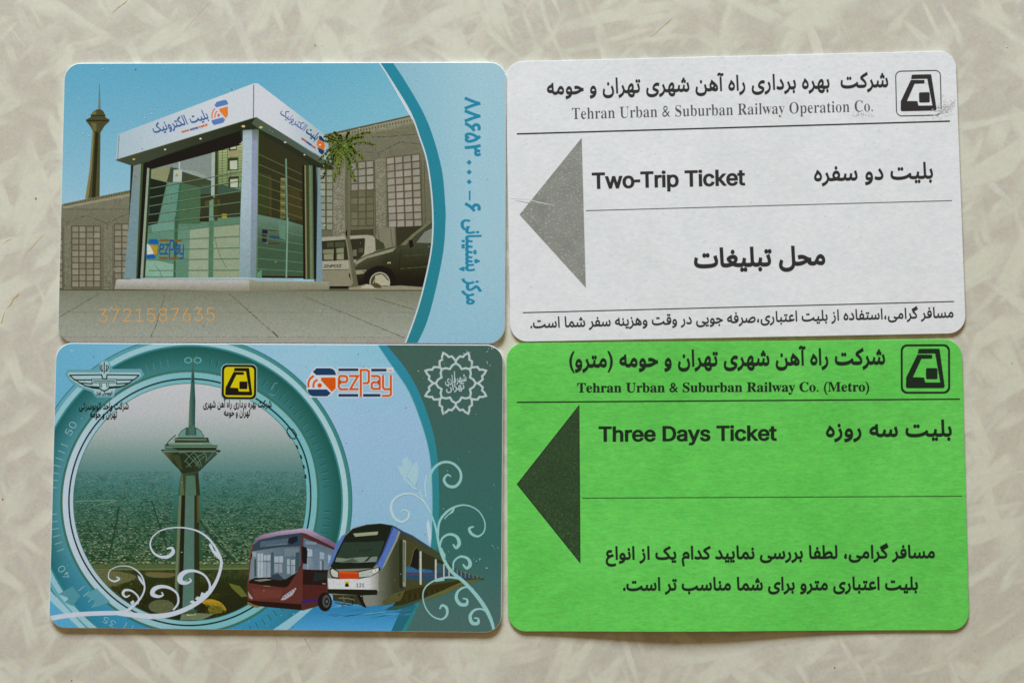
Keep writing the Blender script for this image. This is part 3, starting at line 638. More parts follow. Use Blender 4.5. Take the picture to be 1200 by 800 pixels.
def windows(k, xs, y0, dy, n, slope=0, lo=(142, 138, 124), sheer=0, gap=(88, 86, 66), skip=()):
    """rows of printed panes; xs are the pane edges in pixels"""
    k.hold = False; k.up(); k.hold = True
    k.fill([(xs[0][0] - 1, y0 - 1), (xs[-1][1] + 1, y0 - 1 + slope * (xs[-1][1] - xs[0][0])), (xs[-1][1] + 1 + sheer * n * dy, y0 + n * dy), (xs[0][0] - 1 + sheer * n * dy, y0 + n * dy)], gap)
    k.hold = False; k.up(); k.hold = True
    for r in range(n):
        for a, b in xs:
            y = y0 + r * dy; sh = sheer * r * dy; j = random.uniform(-14, 10); sl = slope * (1 - r / (n + 2))
            c = tuple(v + j for v in lo)
            ya, yb = y + sl * (a - xs[0][0]), y + sl * (b - xs[0][0])
            k.fill([(a + sh, ya + .2), (b + sh, yb + .2), (b + sh, yb + dy - 1.1), (a + sh, ya + dy - 1.1)], c)
k.hold = False; k.mottle(Cc([(0, 75), (400, 0), (400, 470), (0, 470)]), .7, 1.1, 4, wallc, .8, 3)
windows(k, [(84.8, 91.8), (93.2, 100), (101.6, 109), (110.5, 117)], 265.5, 7.15, 10)
windows(k, [(134.6, 142), (143.5, 150)], 263, 7.15, 11)
windows(k, [(69, 72.8)], 267, 7.15, 10)
k.hold = False; k.done()

# --- stone building right
k = PicI(tl, 'stone_building', PH, photo)
def wc2(x, y): return lerp((122, 122, 104), (102, 102, 84), (y - 150) / 160)
k.fill([(368, 157.5), (382.5, 157), (481, 135), (520, 127), (520, 345), (368, 345)], wc2, 14)
k.fill(a7([(105, 243), (970, 45), (1000, 45), (1030, 120), (590, 220), (200, 260)]), (148, 146, 124))
k.fill(a7([(105, 240), (970, 42), (970, 55), (110, 252)]), (84, 82, 66))
k.fill(a7([(200, 262), (600, 216), (1040, 120), (1060, 240), (470, 268), (200, 300)]), (118, 118, 92))
k.hold = True; k.up()
k.hold = False; k.up(); k.hold = True
for i in range(22):
    X = 360 + i * 29; Y = 205 - (X - 360) * .205; k.fill(a7([(X, Y), (X + 13, Y - 3), (X + 13, Y + 20), (X, Y + 23)]), (94, 92, 70))
for pth in ([(470, 268), (720, 260), (1010, 236)], [(400, 400), (630, 425), (850, 312), (1055, 335)], [(632, 425), (632, 480)]): k.stroke(a7(pth), .85, (76, 76, 54))
k.hold = False
k.fill(a7([(595, 490), (700, 470), (705, 1300), (610, 1300)]), (142, 140, 122))
k.fill(B([(300, 600), (360, 590), (365, 1050), (300, 1050)]), (146, 143, 128))
k.mottle([(390, 160), (500, 140), (505, 330), (380, 330)], .7, 1.1, 4, wc2, .8, 4)
windows(k, [(453.4, 461.5), (463.2, 471.2), (473.0, 481.2), (483.2, 491.2)], 185.5, 8.15, 10, -.12, (158, 152, 142), .035)
windows(k, [(411.5, 418.6), (420.2, 427.8), (429.6, 437.0)], 191.5, 8.2, 4, -.12, (150, 146, 136), .02)
windows(k, [(411.5, 418.6), (420.2, 427.8), (429.6, 437.0)], 224.3, 8.2, 5, -.06, (112, 112, 88), .01)
windows(k, [(375.4, 381), (383, 389.5)], 199, 7.9, 9, 0, (150, 158, 140), 0)
k.hold = False
for X in (590, 712, 1060, 1090): k.stroke(a7([(X, 500), (X + 14, 1240)]), .8, (88, 86, 64))
k.fill(D([(388, 170), (505, 163), (505, 200), (388, 200)]), (72, 70, 54)); k.fill(D([(615, 155), (790, 145), (790, 270), (620, 250)]), (58, 58, 46))
k.fill(D([(520, 160), (610, 155), (612, 255), (560, 270), (530, 250)]), (130, 128, 108))
k.stroke(D([(525, 165), (540, 260)]), .8, (90, 88, 66)); k.stroke(D([(590, 160), (600, 250)]), .8, (90, 88, 66))
k.done()

# --- van behind
k = PicI(tl, 'van', PH, photo)
k.fill(D([(235, 450), (235, 212), (250, 205), (470, 194), (500, 198), (515, 215), (520, 320), (430, 350), (415, 455)]), (168, 166, 148))
k.fill(D([(235, 226), (460, 210), (462, 218), (458, 290), (430, 318), (245, 326), (235, 326)]), (52, 54, 44))
k.fill(D([(512, 208), (556, 236), (563, 262), (515, 280)]), (66, 72, 52)); k.fill(D([(505, 275), (570, 262), (560, 300), (510, 305)]), (130, 130, 106))
for X0, X1, Y0, Y1, c in ((250, 305, 268, 288, (130, 132, 104)), (318, 355, 262, 285, (134, 138, 112)), (255, 303, 292, 318, (140, 142, 116)), (320, 355, 290, 318, (146, 148, 120)), (270, 360, 232, 255, (78, 82, 62)), (400, 420, 270, 300, (110, 112, 92)), (430, 452, 262, 282, (84, 86, 64))):
    k.fill(D([(X0, Y0), (X1, Y0 - 3), (X1, Y1), (X0, Y1)]), c)
k.stroke(D([(308, 224), (308, 326)]), 1.3, (40, 42, 34)); k.stroke(D([(240, 370), (400, 368)]), .9, (74, 72, 58)); k.fill(D([(240, 372), (420, 372), (420, 448), (240, 448)]), (140, 138, 116))
k.fill(D([(284, 450), (420, 450), (420, 464), (284, 464)]), (36, 34, 26))
k.hold = False; k.text('ZNPOZ', D([(252, 358)])[0], D([(344, 356)])[0], 4.6, (66, 66, 56), 'blender', (.04, .04), .2)
k.done()

# --- parked car
k = PicI(tl, 'car', PH, photo)
def carc(x, y):
    t = min(1, max(0, (x - 405) / 50)); u = (y - 285) / 45
    return lerp(lerp((142, 142, 116), (70, 76, 58), t), (36, 34, 26), u)
k.fill(D([(382, 385), (410, 368), (408, 335), (420, 318), (465, 296), (520, 275), (620, 250), (640, 244), (700, 190), (790, 122), (830, 108), (900, 100), (900, 462), (455, 462), (400, 440), (380, 400)]), carc, 5)
k.fill(D([(640, 244), (700, 190), (790, 122), (800, 128), (712, 198), (665, 246)]), (118, 118, 92))
k.fill(D([(412, 330), (470, 300), (620, 256), (600, 278), (470, 312), (415, 345)]), (146, 148, 124))
k.fill(D([(668, 250), (712, 202), (800, 138), (800, 232), (700, 246)]), (70, 74, 62)); k.fill(D([(720, 232), (760, 180), (800, 160), (800, 236)]), (128, 134, 122))
k.fill(D([(680, 222), (700, 218), (706, 250), (688, 262)]), (30, 30, 24)); k.stroke(D([(640, 262), (632, 400)]), .6, (30, 32, 24)); k.stroke(D([(640, 364), (790, 352)]), .8, (96, 100, 74)); k.stroke(D([(655, 300), (800, 290)]), .5, (90, 94, 72))
k.fill(D([(574, 330), (590, 330), (590, 338), (574, 338)]), (198, 196, 150)); k.fill(D([(380, 378), (400, 372), (470, 368), (455, 388), (392, 396)]), (150, 148, 120))
k.mottle(D([(430, 330), (640, 262), (790, 250), (780, 450), (620, 450), (450, 380)]), .4, .9, 3, carc, .6, 8)
c0 = D([(536, 432)])[0]
k.ell(c0[0], c0[1] - 1, 19.5, 18.5, (30, 28, 22)); k.ell(c0[0], c0[1] + .5, 12, 12.5, (182, 180, 156)); k.ell(c0[0], c0[1] + .5, 10.8, 11.2, (70, 66, 50))
k.fill(D([(512, 398), (545, 392), (585, 430), (585, 448), (512, 448)]), (184, 180, 156)); k.stroke(D([(500, 440), (520, 400)]), 1, (170, 168, 140)); k.stroke(D([(545, 392), (575, 412)]), 1, (150, 148, 120))
k.fill(D([(380, 456), (440, 448), (470, 440), (500, 446), (560, 452), (640, 448), (780, 458), (780, 470), (380, 470)]), (150, 146, 122))
k.fill(D([(450, 452), (475, 442), (500, 450), (520, 462), (440, 462)]), (190, 186, 168)); k.fill(D([(490, 440), (520, 434), (540, 446), (545, 460), (510, 460)]), (80, 78, 60))
k.done()

# --- pavement
k = PicI(tl, 'pavement', PH, photo)
def pave(x, y):
    t = (y - 338) / 65; return lerp((118, 122, 102), (167, 172, 162), t ** .55)
k.fill([(40, 339), (560, 339.6), (560, 432), (40, 432)], pave, 8)
k.fill(Cc([(0, 704), (2200, 706), (2200, 800), (0, 800)]), (164, 161, 152))
k.hold = True; k.up()
k.hold = False; k.up(); k.hold = True
DK = (104, 100, 84)
for pth in ([(20, 581), (2200, 584)], [(20, 705), (2200, 708)]): k.stroke(Cc(pth), .6, (128, 125, 110))
for pth in ([(238, 490), (38, 608)], [(572, 490), (552, 560), (530, 640), (500, 705)], [(890, 485), (1140, 707)]): k.stroke(Cc(pth), 1.1, DK)
for pth in ([(150, 500), (664, 712)], [(510, 510), (728, 574)], [(0, 678), (28, 708)]): k.stroke(D(pth), 1.0, DK)
k.stroke([(60, 339.6), (520, 340.4)], 1.2, (84, 80, 62))
k.hold = False; k.mottle([(66, 342), (500, 342), (480, 401), (66, 401)], .6, 1.0, 2.5, pave, .5, 5); k.done()

# --- the booth
k = PicI(tl, 'ticket_booth', PH, photo)
k.fill(A([(400, 560), (1030, 330), (1330, 560), (1360, 1140), (380, 1140)]), (44, 52, 42))
booth = k.done()
k = PicI(tl, 'front_glass', PH, booth)
k.fill([(169, 326), (177.3, 197), (270, 170), (285, 166), (281, 326)], (96, 134, 112))
k.fill(a3([(410, 240), (1010, 60), (1010, 360), (720, 250), (600, 215)]), (134, 148, 144)); k.fill(a3([(405, 245), (600, 212), (565, 375), (400, 335)]), (142, 146, 112))
k.fill(a3([(600, 225), (720, 250), (1010, 350), (1010, 450), (700, 380), (560, 370)]), (66, 76, 58)); k.fill(a3([(700, 250), (850, 260), (1010, 345), (1010, 360), (720, 268)]), (152, 164, 158))
k.fill(a3([(630, 250), (715, 245), (710, 372), (622, 372)]), (178, 192, 190)); k.fill(a3([(660, 280), (685, 316), (640, 316)]), (170, 160, 60)); k.fill(a3([(680, 172), (696, 172), (696, 245), (680, 245)]), (188, 200, 204))
k.fill(a3([(395, 335), (562, 375), (470, 780), (380, 780)]), (34, 44, 40))
k.fill(a3([(575, 380), (690, 375), (640, 780), (478, 780)]), (100, 146, 130)); k.fill(a3([(690, 375), (915, 430), (900, 790), (640, 790)]), (74, 108, 80))
k.fill(a3([(690, 375), (710, 380), (670, 790), (640, 790)]), (58, 108, 80)); k.fill(a3([(915, 430), (1010, 445), (1000, 770), (890, 770)]), (42, 44, 28))
def brick_refl(x, y): return lerp((170, 184, 132), (126, 150, 106), (y - 170) / 45)
k.fill(a3([(1045, 55), (1330, -40), (1330, 420), (1045, 400)]), brick_refl, 10)
k.hold = True; k.up()
k.hold = False; k.up(); k.hold = True
for yy in np.arange(176, 217, 3.1): k.stroke([(253, yy + 1), (284, yy - 3)], .5, (84, 96, 62))
for X in (1080, 1120, 1170, 1205): k.stroke(a3([(X, 40), (X - 3, 400)]), .6, (86, 96, 62))
k.hold = False; k.up(); k.hold = True
for X0, Y0, X1, Y1 in ((70, 60, 150, -10), (60, 130, 165, 255), (65, 320, 170, 430)):
    k.fill(a4([(X0, Y0), (X1, Y0 - 8), (X1, Y1), (X0, Y1)]), (62, 60, 40)); 
k.hold = False; k.up(); k.hold = True
for X0, Y0, X1, Y1 in ((85, 45, 142, 5), (80, 160, 155, 245), (85, 345, 160, 425)): k.fill(a4([(X0, Y0), (X1, Y0 - 6), (X1, Y1), (X0, Y1)]), (188, 198, 176))
k.fill(a4([(60, 62), (200, 45), (200, 90), (60, 110)]), (160, 150, 116))
k.hold = False
k.fill(a4([(-210, 400), (0, 395), (190, 455), (190, 490), (-215, 500)]), (66, 92, 78)); k.fill(a4([(-215, 495), (190, 475), (185, 720), (-215, 740)]), (54, 60, 44)); k.fill(a4([(-170, 560), (-20, 545), (-20, 600), (-170, 610)]), (84, 80, 46))
k.fill(a4([(0, 690), (50, 690), (50, 735), (0, 740)]), (160, 150, 50))
def frost(x, y): return lerp((96, 140, 122), (118, 150, 128), (x - 180) / 90)
k.fill(a5([(330, 180), (440, 120), (1000, 85), (1290, 60), (1290, 602), (330, 602)]), frost, 12)
k.fill(a5([(400, 60), (640, 30), (640, 130), (420, 160)]), (112, 156, 140)); k.fill(a5([(375, 80), (470, 60), (460, -20), (375, -20)]), (34, 42, 38))
k.fill(a5([(640, -10), (680, -10), (650, 600), (628, 600)]), (62, 98, 76)); k.fill(a5([(650, 420), (770, 400), (770, 600), (650, 600)]), (96, 138, 116))
k.fill(a5([(795, 125), (985, 100), (975, 600), (780, 600)]), (154, 170, 146)); k.fill(a5([(1040, 95), (1290, 60), (1290, 600), (1030, 600)]), (150, 165, 138))
k.fill(a5([(345, 430), (440, 425), (630, 470), (625, 590), (345, 590)]), (138, 178, 160)); k.stroke(a5([(1050, 190), (1060, 290), (1110, 410), (1160, 500)]), .6, (86, 110, 86)); k.stroke(a5([(440, 480), (490, 530), (510, 600)]), .6, (84, 110, 96))
k.fill(a5([(985, 0), (1030, 0), (1022, 602), (980, 602)]), (84, 124, 96)); k.fill(a3([(1012, 75), (1046, 65), (1040, 530), (1005, 500)]), (168, 184, 176)); k.fill(a3([(1046, 65), (1075, 58), (1070, 760), (1040, 760)]), (60, 68, 40))
k.fill(a3([(990, 560), (1030, 540), (1030, 760), (985, 760)]), (112, 150, 128))
k.hold = True; k.up()
k.hold = False; k.up(); k.hold = True
LY = [221.3, 231.8, 241.7, 251.7, 261.4, 272.5, 282.5, 293, 304.6, 316.8]; RY = [200.9, 211.4, 223.7, 236.5, 249.9, 262, 276.6, 290, 302.8, 316.2]
for i, (a, b) in enumerate(zip(LY, RY)):
    k.stroke([(174, a), (225, a + (b - a) * .47), (283, b)], .6, (128, 146, 122) if i < 5 else (84, 118, 94)); k.stroke([(174, a + .7), (225, a + .7 + (b - a) * .47), (283, b + .7)], .5, (56, 72, 54) if i < 5 else (114, 146, 122))
k.hold = False; front = k.done()
k = PicI(tl, 'side_glass', PH, booth)
k.fill([(301, 326), (302.5, 156), (361, 190), (361, 326)], (54, 56, 40))
k.fill(a4([(365, 270), (470, 300), (490, 700), (360, 690)]), (58, 68, 42)); k.fill(a4([(470, 300), (500, 310), (500, 720), (480, 710)]), (76, 68, 44)); k.fill(a4([(590, 330), (640, 330), (640, 740), (585, 740)]), (104, 104, 62))
for yy in range(330, 720, 40): k.fill(a4([(590, yy), (635, yy + 8), (635, yy + 24), (590, yy + 14)]), (66, 78, 52) if (yy // 40) % 2 else (146, 140, 92))
k.fill(a4([(665, 420), (780, 460), (820, 760), (665, 750)]), (68, 66, 42))
k.fill([(301, 251), (336, 258.5), (361, 266), (361, 326), (301, 326)], lambda x, y: lerp((104, 134, 118), (68, 92, 72), (y - 255) / 30), 8)
k.fill(a6([(560, 20), (640, 50), (640, 230), (580, 200)]), (98, 136, 116)); k.fill(a6([(350, 560), (400, 520), (400, 600), (350, 600)]), (96, 150, 126)); k.fill(a6([(400, 585), (850, 590), (850, 606), (400, 606)]), (40, 36, 26))
for X0, X1, Y0, Y1, c in ((405, 460, 118, 160, (30, 38, 60)), (470, 575, 122, 135, (90, 58, 40)), (400, 450, 165, 200, (84, 56, 36)), (405, 450, 205, 245, (30, 40, 66)), (480, 580, 180, 215, (52, 80, 96)), (470, 580, 250, 266, (86, 56, 38))): k.fill(a6([(X0, Y0), (X1, Y0 + 6), (X1, Y1), (X0, Y1)]), c)
k.hold = True; k.up()
k.hold = False; k.up(); k.hold = True
for a, b in zip([180, 192, 203.5, 216, 227.5, 239, 251.5, 263.8, 277, 289.4, 302.8, 315], [206, 215.5, 225, 235.3, 244.7, 256.3, 266, 277.2, 287, 297, 308, 318.6]): k.stroke([(301.5, a), (357, b)], .7, (104, 112, 74) if a < 250 else (92, 140, 112))
k.hold = False
k.fill(a4([(636, 135), (652, 140), (664, 760), (648, 760)]), (112, 146, 128)); k.fill(a6([(655, 0), (668, 0), (655, 602), (640, 602)]), (126, 164, 146))
for X0, X1, c in ((812, 836, (40, 34, 24)), (836, 850, (136, 138, 92)), (850, 880, (62, 72, 50)), (880, 905, (112, 128, 96)), (905, 918, (84, 110, 88)), (918, 945, (26, 34, 34))):
    k.fill(a4([(X0 - 6, 200), (X1 - 6, 210), (X1 + 6, 1346), (X0 + 6, 1346)]), c)
k.done()
k = PicI(tl, 'booth_frame', PH, booth)
k.fill([(165, 190), (169.8, 190), (161, 326.5), (159, 326.5)], (64, 86, 54)); k.fill([(168.2, 190), (173, 189), (165, 326.5), (161, 326.5)], (24, 26, 28)); k.fill([(173, 189), (175.6, 188), (167.5, 326), (164.4, 326)], (152, 166, 146)); k.fill([(175.6, 188), (178, 187), (170, 326), (167.5, 326)], (42, 62, 42))
k.fill([(156.8, 190), (165.5, 186), (159.4, 326.5), (145.3, 326.5), (151, 262)], lambda x, y: lerp((138, 146, 142), (122, 150, 158), (y - 195) / 40), 10)
k.fill([(284.6, 150), (295.5, 148), (294.8, 200), (293.5, 326.5), (280.3, 326.5), (281.6, 258), (284.2, 190)], lambda x, y: lerp((128, 142, 144), lerp((176, 194, 208), (138, 164, 172), (y - 230) / 95), (y - 150) / 10), 8)
k.fill([(295.5, 150), (302.4, 152), (302, 210), (300, 326.5), (293.3, 326.5), (294.8, 200)], lambda x, y: lerp((96, 108, 104), lerp((146, 158, 184), (122, 144, 150), (y - 230) / 95), (y - 153) / 12), 8)
k.fill([(302.4, 152), (303.2, 153), (301.4, 326), (300.4, 326)], (110, 140, 84))
k.fill([(372.6, 192), (375.2, 194), (378, 330), (370.6, 330)], (124, 152, 166))
k.fill([(281, 325), (168, 325.6), (168, 327), (301, 327.4), (344, 327.6), (344, 326.2), (301, 325.6)], (176, 196, 204))
k.fill(Cc([(330, 416), (995, 420), (995, 476), (316, 466)]), lambda x, y: lerp((190, 190, 186), (150, 146, 132), (y - 329) / 11), 3)
k.fill([(292.2, 328), (301, 329), (385.4, 330), (385.6, 339.6), (292.2, 341)], lambda x, y: lerp((158, 160, 140), (134, 132, 112), (y - 329) / 11), 3)
k.done()
k = PicI(tl, 'booth_roof', PH, booth, material=M_GLOSS)
k.fill(A([(323, 547), (1018, 333), (1040, 331), (1170, 428), (1425, 590), (1340, 585), (1160, 465), (1035, 392), (960, 398), (700, 478), (470, 560), (410, 576)]), lambda x, y: lerp((72, 80, 66), (44, 52, 40), (x - 140) / 150), 12)
k.fill(A([(470, 560), (950, 400), (955, 470), (505, 592), (480, 585)]), (34, 30, 20)); k.fill(a2([(345, 405), (930, 775), (1060, 870), (990, 870), (640, 660), (365, 520), (300, 470)]), (82, 96, 84))
k.fill(A([(325, 545), (335, 418), (1019, 162), (1017, 335)]), lambda x, y: lerp((176, 198, 212), (212, 218, 228), (x - 140) / 110), 14)
k.fill([(297.4, 98), (302.2, 98), (383.2, 159.5), (388, 191.5), (300.3, 137.3), (297.4, 138.2)], lambda x, y: lerp((214, 218, 228), (158, 186, 196), (x - 330) / 60), 12)
k.stroke([(297.4, 99.5), (296.9, 138.2)], 1.2, (108, 112, 134)); k.stroke(A([(341, 422), (334, 543)]), .7, (110, 110, 120)); k.stroke(A([(325, 546), (1017, 336)]), .7, (104, 112, 60))
k.hold = True; k.up()
k.hold = False; k.up(); k.hold = True
for X, Y, r, c in ((415, 543, 1.7, (200, 180, 80)), (572, 494, 1.4, (220, 220, 220)), (750, 440, 1.5, (220, 220, 225)), (965, 378, 2.2, (214, 200, 140)), (1053, 383, 2.2, (214, 196, 100)), (1175, 458, 1.6, (200, 205, 200)), (950, 466, 1.0, (200, 200, 200))): k.ell(*A([(X, Y)])[0], r, r * .6, c, 10)
for X, Y in ((278, 521), (255, 575)): k.ell(*B([(X - 120 if X > 270 else X, Y)])[0], 1.2, .8, (205, 208, 190), 10)
k.hold = False; roof = k.done()

# --- the ticket logo (laid out in its own 110 x 34 frame)
LETTERS = (((480, 325), (555, 325), (570, 300), (562, 262), (540, 254), (485, 254), (472, 280), (470, 380), (485, 408), (500, 410), (580, 410)),
           ((590, 254), (695, 254), (605, 408), (700, 408)), ((728, 495), (728, 184), (800, 184), (822, 200), (822, 320), (808, 338), (752, 338)),
           ((850, 254), (925, 254), (950, 270), (950, 405), (872, 405), (856, 390), (856, 345), (872, 328), (940, 328)),
           ((988, 243), (988, 385), (1005, 408), (1070, 408)), ((1080, 243), (1080, 470), (1060, 486), (978, 486)))
def pay_logo(card, name, parent, xf, org, blue, white=None, wordmark=True, lb=None, win='card', inner=None):
    k = Ink(card, name, parent, xf=xf, clip=win)
    P = lambda *q: [(x - 100, y - 160) for x, y in q]
    k.hold = False
    if white:
        k.fill(P((150, 205), (200, 148), (380, 146), (445, 185), (452, 235), (450, 400), (395, 460), (345, 505), (140, 505), (92, 420), (92, 300), (140, 235)), white)
        for r_ in ((455, 152, 712, 210), (840, 155, 1112, 212), (455, 450, 712, 508), (745, 450, 968, 508)): k.fill(P((r_[0], r_[1]), (r_[2], r_[1]), (r_[2], r_[3]), (r_[0], r_[3])), white)
        for st in LETTERS: k.stroke(P(*st), 50, white)
    k.hold = True; k.up()
    k.hold = False; k.up(); k.hold = True
    k.fill(P((165, 205), (208, 162), (365, 162), (400, 172), (425, 195), (440, 243), (205, 243)), lb or blue)
    k.fill(P((102, 410), (330, 410), (377, 455), (335, 492), (165, 492), (130, 475), (108, 440)), lb or blue)
    k.fill(P((262, 272), (425, 270), (434, 285), (434, 398), (388, 440), (262, 305)), (lambda x, y: lerp((240, 150, 30), org, .6)) if not white else org)
    k.ell(146, 204, 27, 27, org, 16)
    k.stroke(P((175, 390), (173, 355), (190, 318), (222, 298)), 24, org, smooth=4)
    k.stroke(P((115, 388), (115, 330), (138, 282), (178, 252)), 25, org, smooth=4)
    if wordmark:
        for r_ in (((465, 165), (700, 165), (700, 197), (465, 197)), ((850, 168), (1030, 168), (1030, 200), (850, 200)), ((465, 463), (698, 463), (698, 495), (465, 495)), ((755, 463), (958, 463), (958, 495), (755, 495))): k.fill(P(*r_), blue)
        k.hold = False
        for st in LETTERS: k.stroke(P(*st), 26, org)
        if white: k.text('TM', (945, 38), (995, 38), 30, org, 'grotesque', (.03, .03))
    k.hold = False
    return k.done()
def affine(o, u, v): return lambda p: (o[0] + p[0] * u[0] + p[1] * v[0], o[1] + p[0] * u[1] + p[1] * v[1])
# on the roof: front sign
o0 = A([(800, 285)])[0]
pay_logo(tl, 'roof_logo', roof, affine(A([(803, 262)])[0], (.0585, -.0155), (.0015, .0800)), (222, 118, 84), (92, 130, 190), wordmark=False)
k = Ink(tl, 'roof_lettering', roof)
k.text(shape('بلیت الکترونیک'), A([(516, 412)])[0], A([(792, 338)])[0], 15.5, (74, 104, 160), bold=(.02, .035), slant=-.12)
for t, a, b, c in (('www.', 655, 697, (205, 92, 40)), ('ezpay', 698, 742, (60, 90, 150)), ('net.ir', 743, 788, (214, 96, 40))):
    f_ = lambda X: A([(X, 412 - (X - 655) * .29)])[0]
    k.text(t, f_(a), f_(b), 5.0, c, 'grotesque', (.05, .05))
# side sign
k.text(shape('الکترونیک'), a2([(580, 368)])[0], a2([(822, 548)])[0], 12, (84, 104, 168), bold=(.01, .02))
k.text(shape('بلیت'), a2([(838, 552)])[0], a2([(944, 640)])[0], 12, (40, 66, 110), bold=(.03, .04))
for a, b, c in ((800, 850, (190, 86, 62)), (850, 900, (60, 84, 150)), (900, 942, (200, 92, 60))): k.stroke(a2([(a, 618 + (a - 800) * .72), (b, 618 + (b - 800) * .72)]), 2.2, c)
k.done()
k = Ink(tl, 'roof_logo', roof)
k.fill(a2([(975, 592), (1000, 598), (1028, 635), (1030, 660), (975, 632)]), (30, 60, 106)); k.fill(a2([(960, 630), (985, 640), (1032, 668), (1036, 700), (1020, 740), (975, 712), (955, 690)]), (222, 112, 40)); k.fill(a2([(960, 708), (1030, 742), (1025, 768), (1005, 785), (975, 760)]), (34, 66, 104)); k.ell(*a2([(985, 684)])[0], 1.1, 1.1, (240, 220, 190), 8)
k.done()
# on the glass
pay_logo(tl, 'glass_logo', front, affine(a5([(350, 214)])[0], (.0455, .0002), (-.003, .0690)), (34, 84, 150), (134, 92, 36), wordmark=True, lb=(32, 96, 170))
k = Ink(tl, 'logo_patch', front); k.fill(a5([(378, 268), (470, 285), (462, 360), (440, 380), (410, 335), (360, 330)]), (176, 150, 50)); k.fill(a5([(362, 262), (395, 285), (420, 335), (430, 365), (362, 372)]), (206, 214, 204)); k.done()

# --- palm
k = PicI(tl, 'palm_tree', PH, photo)
k.stroke(B([(352, 470), (368, 560), (366, 700), (368, 900)]) + D([(372, 190), (385, 260), (395, 340), (412, 455)]), [4.5, 4, 3.6, 3.6, 4.5, 5, 6, 8], (100, 102, 80), smooth=3)
k.stroke([(p[0] - .8, p[1]) for p in B([(352, 500), (364, 560), (362, 700), (364, 900)])] + [(p[0] - 1.5, p[1]) for p in D([(368, 190), (381, 260), (391, 340), (404, 440)])], [1, 1, 1, 1, 1.2, 1.6, 2, 2], (134, 134, 110), smooth=3)
cx, cy = B([(355, 478)])[0]
fr = [(-70, -60, 0), (-95, -30, 10), (-85, 20, 20), (-105, 100, 35), (-70, 110, 40), (-25, 140, 30), (130, -75, 30), (155, -12, 26), (95, 60, 26), (75, 110, 30), (40, 150, 22), (25, -75, 10), (-20, -60, 10), (60, -50, 15), (-110, 160, 60), (-45, -75, 5), (-85, 60, 30),
      (-60, 30, 30), (-40, 70, 30), (60, 30, 26), (30, 90, 26), (-95, -55, 4), (95, -50, 22), (-15, 60, 20), (20, 50, 20), (-120, 60, 30), (55, 170, 20), (-50, 170, 40)]
for fi, (dx, dy, dr) in enumerate(fr):
    ex, ey = cx + dx / 4.2857, cy + dy / 4.2857; mx_, my_ = cx + dx * .55 / 4.2857, cy + (dy * .55 - abs(dr) * .55 - 4) / 4.2857
    path = smooth_path([(cx, cy), (mx_, my_), (ex, ey)], 12)
    k.hold = False; k.up(); k.hold = True
    for i, (x, y) in enumerate(path):
        for q in range(4):
            a = random.uniform(.2, 2.9) if random.random() < .6 else random.uniform(0, 6.28); l = random.uniform(2.6, 6.2) * (1 - i / len(path) * .45)
            g = random.random(); tip = i / len(path)
            c = lerp((60, 88, 46), (156, 182, 92), g * .9); c = lerp(c, (168, 158, 50), tip * (1 if dx > 90 or dx < -90 else .5) * random.random())
            if dy > 60 and dx < 0: c = lerp(c, (178, 176, 50), .35 * random.random()) if dx > -70 else lerp(c, (40, 62, 30), .7)
            ux, uy = math.cos(a), math.sin(a) * .9 + .25
            k.fill([(x, y), (x + ux * l * .5 - uy * .55, y + uy * l * .5 + ux * .42), (x + ux * l, y + uy * l), (x + ux * l * .5 + uy * .42, y + uy * l * .5 - ux * .42)], c)
k.hold = False
k.done()

# --- right hand panel, arc, number, lettering
k = Ink(tl, 'side_panel_print')
k.fill([q for q in ARC] + [(640, 432), (640, 45)], lambda x, y: lerp(lerp((140, 190, 212), (166, 206, 224), (x - 450) / 110), (152, 198, 222), (y - 300) / 100), 12)
k.done()
k = Ink(tl, 'border_arc')
n_ = len(ARC); k.up(); k.hold = True
m2 = smooth_path(ARC2, 1)
def resample(P, n):
    d = [0]
    for i in range(1, len(P)): d.append(d[-1] + math.dist(P[i], P[i - 1]))
    out = []
    for q in range(n):
        t = d[-1] * q / (n - 1); i = max(1, next((i for i in range(1, len(d)) if d[i] >= t), len(d) - 1)); u = (t - d[i - 1]) / max(1e-9, d[i] - d[i - 1])
        out.append((P[i - 1][0] + (P[i][0] - P[i - 1][0]) * u, P[i - 1][1] + (P[i][1] - P[i - 1][1]) * u))
    return out
ra, rb = resample(ARC, 70), resample(ARC2, 70)
for i in range(69): k.fill([ra[i], rb[i], rb[i + 1], ra[i + 1]], lerp((44, 140, 166), (46, 134, 150), i / 69))
k.hold = False
k.stroke(ARC, 1.7, (206, 222, 232)); k.done()
k = Ink(tl, 'phone_number', clip=None)
TC = (44, 140, 176)
k.xf = None
k.text('۸۸۶۵۳', (545.2, 113.4), (545.4, 183.5), 25.5, TC, bold=(.030, .034))
for y_ in (190.4, 201.8, 213.2): k.fill([(549.8, y_ - 3.2), (553, y_), (549.8, y_ + 3.2), (546.6, y_)], TC)
k.fill([(549.4, 223.5), (551.4, 223.5), (551.4, 235), (549.4, 235)], TC)
k.text('۶', (545.3, 237), (545.3, 248.5), 25.5, TC, bold=(.030, .034))
k.text(shape('پشتیبانی'), (546.2, 257), (546.2, 318), 24, TC, bold=(.034, .042))
k.text(shape('مرکز'), (547, 326), (547, 357), 24, TC, bold=(.034, .042)); k.done()
k = Ink(tl, 'serial_number', clip=None)
k.text('3721587635', (116, 377.6), (251.6, 376.2), 31.5, (232, 166, 76), 'grotesque', (-.014, -.014)); k.done()
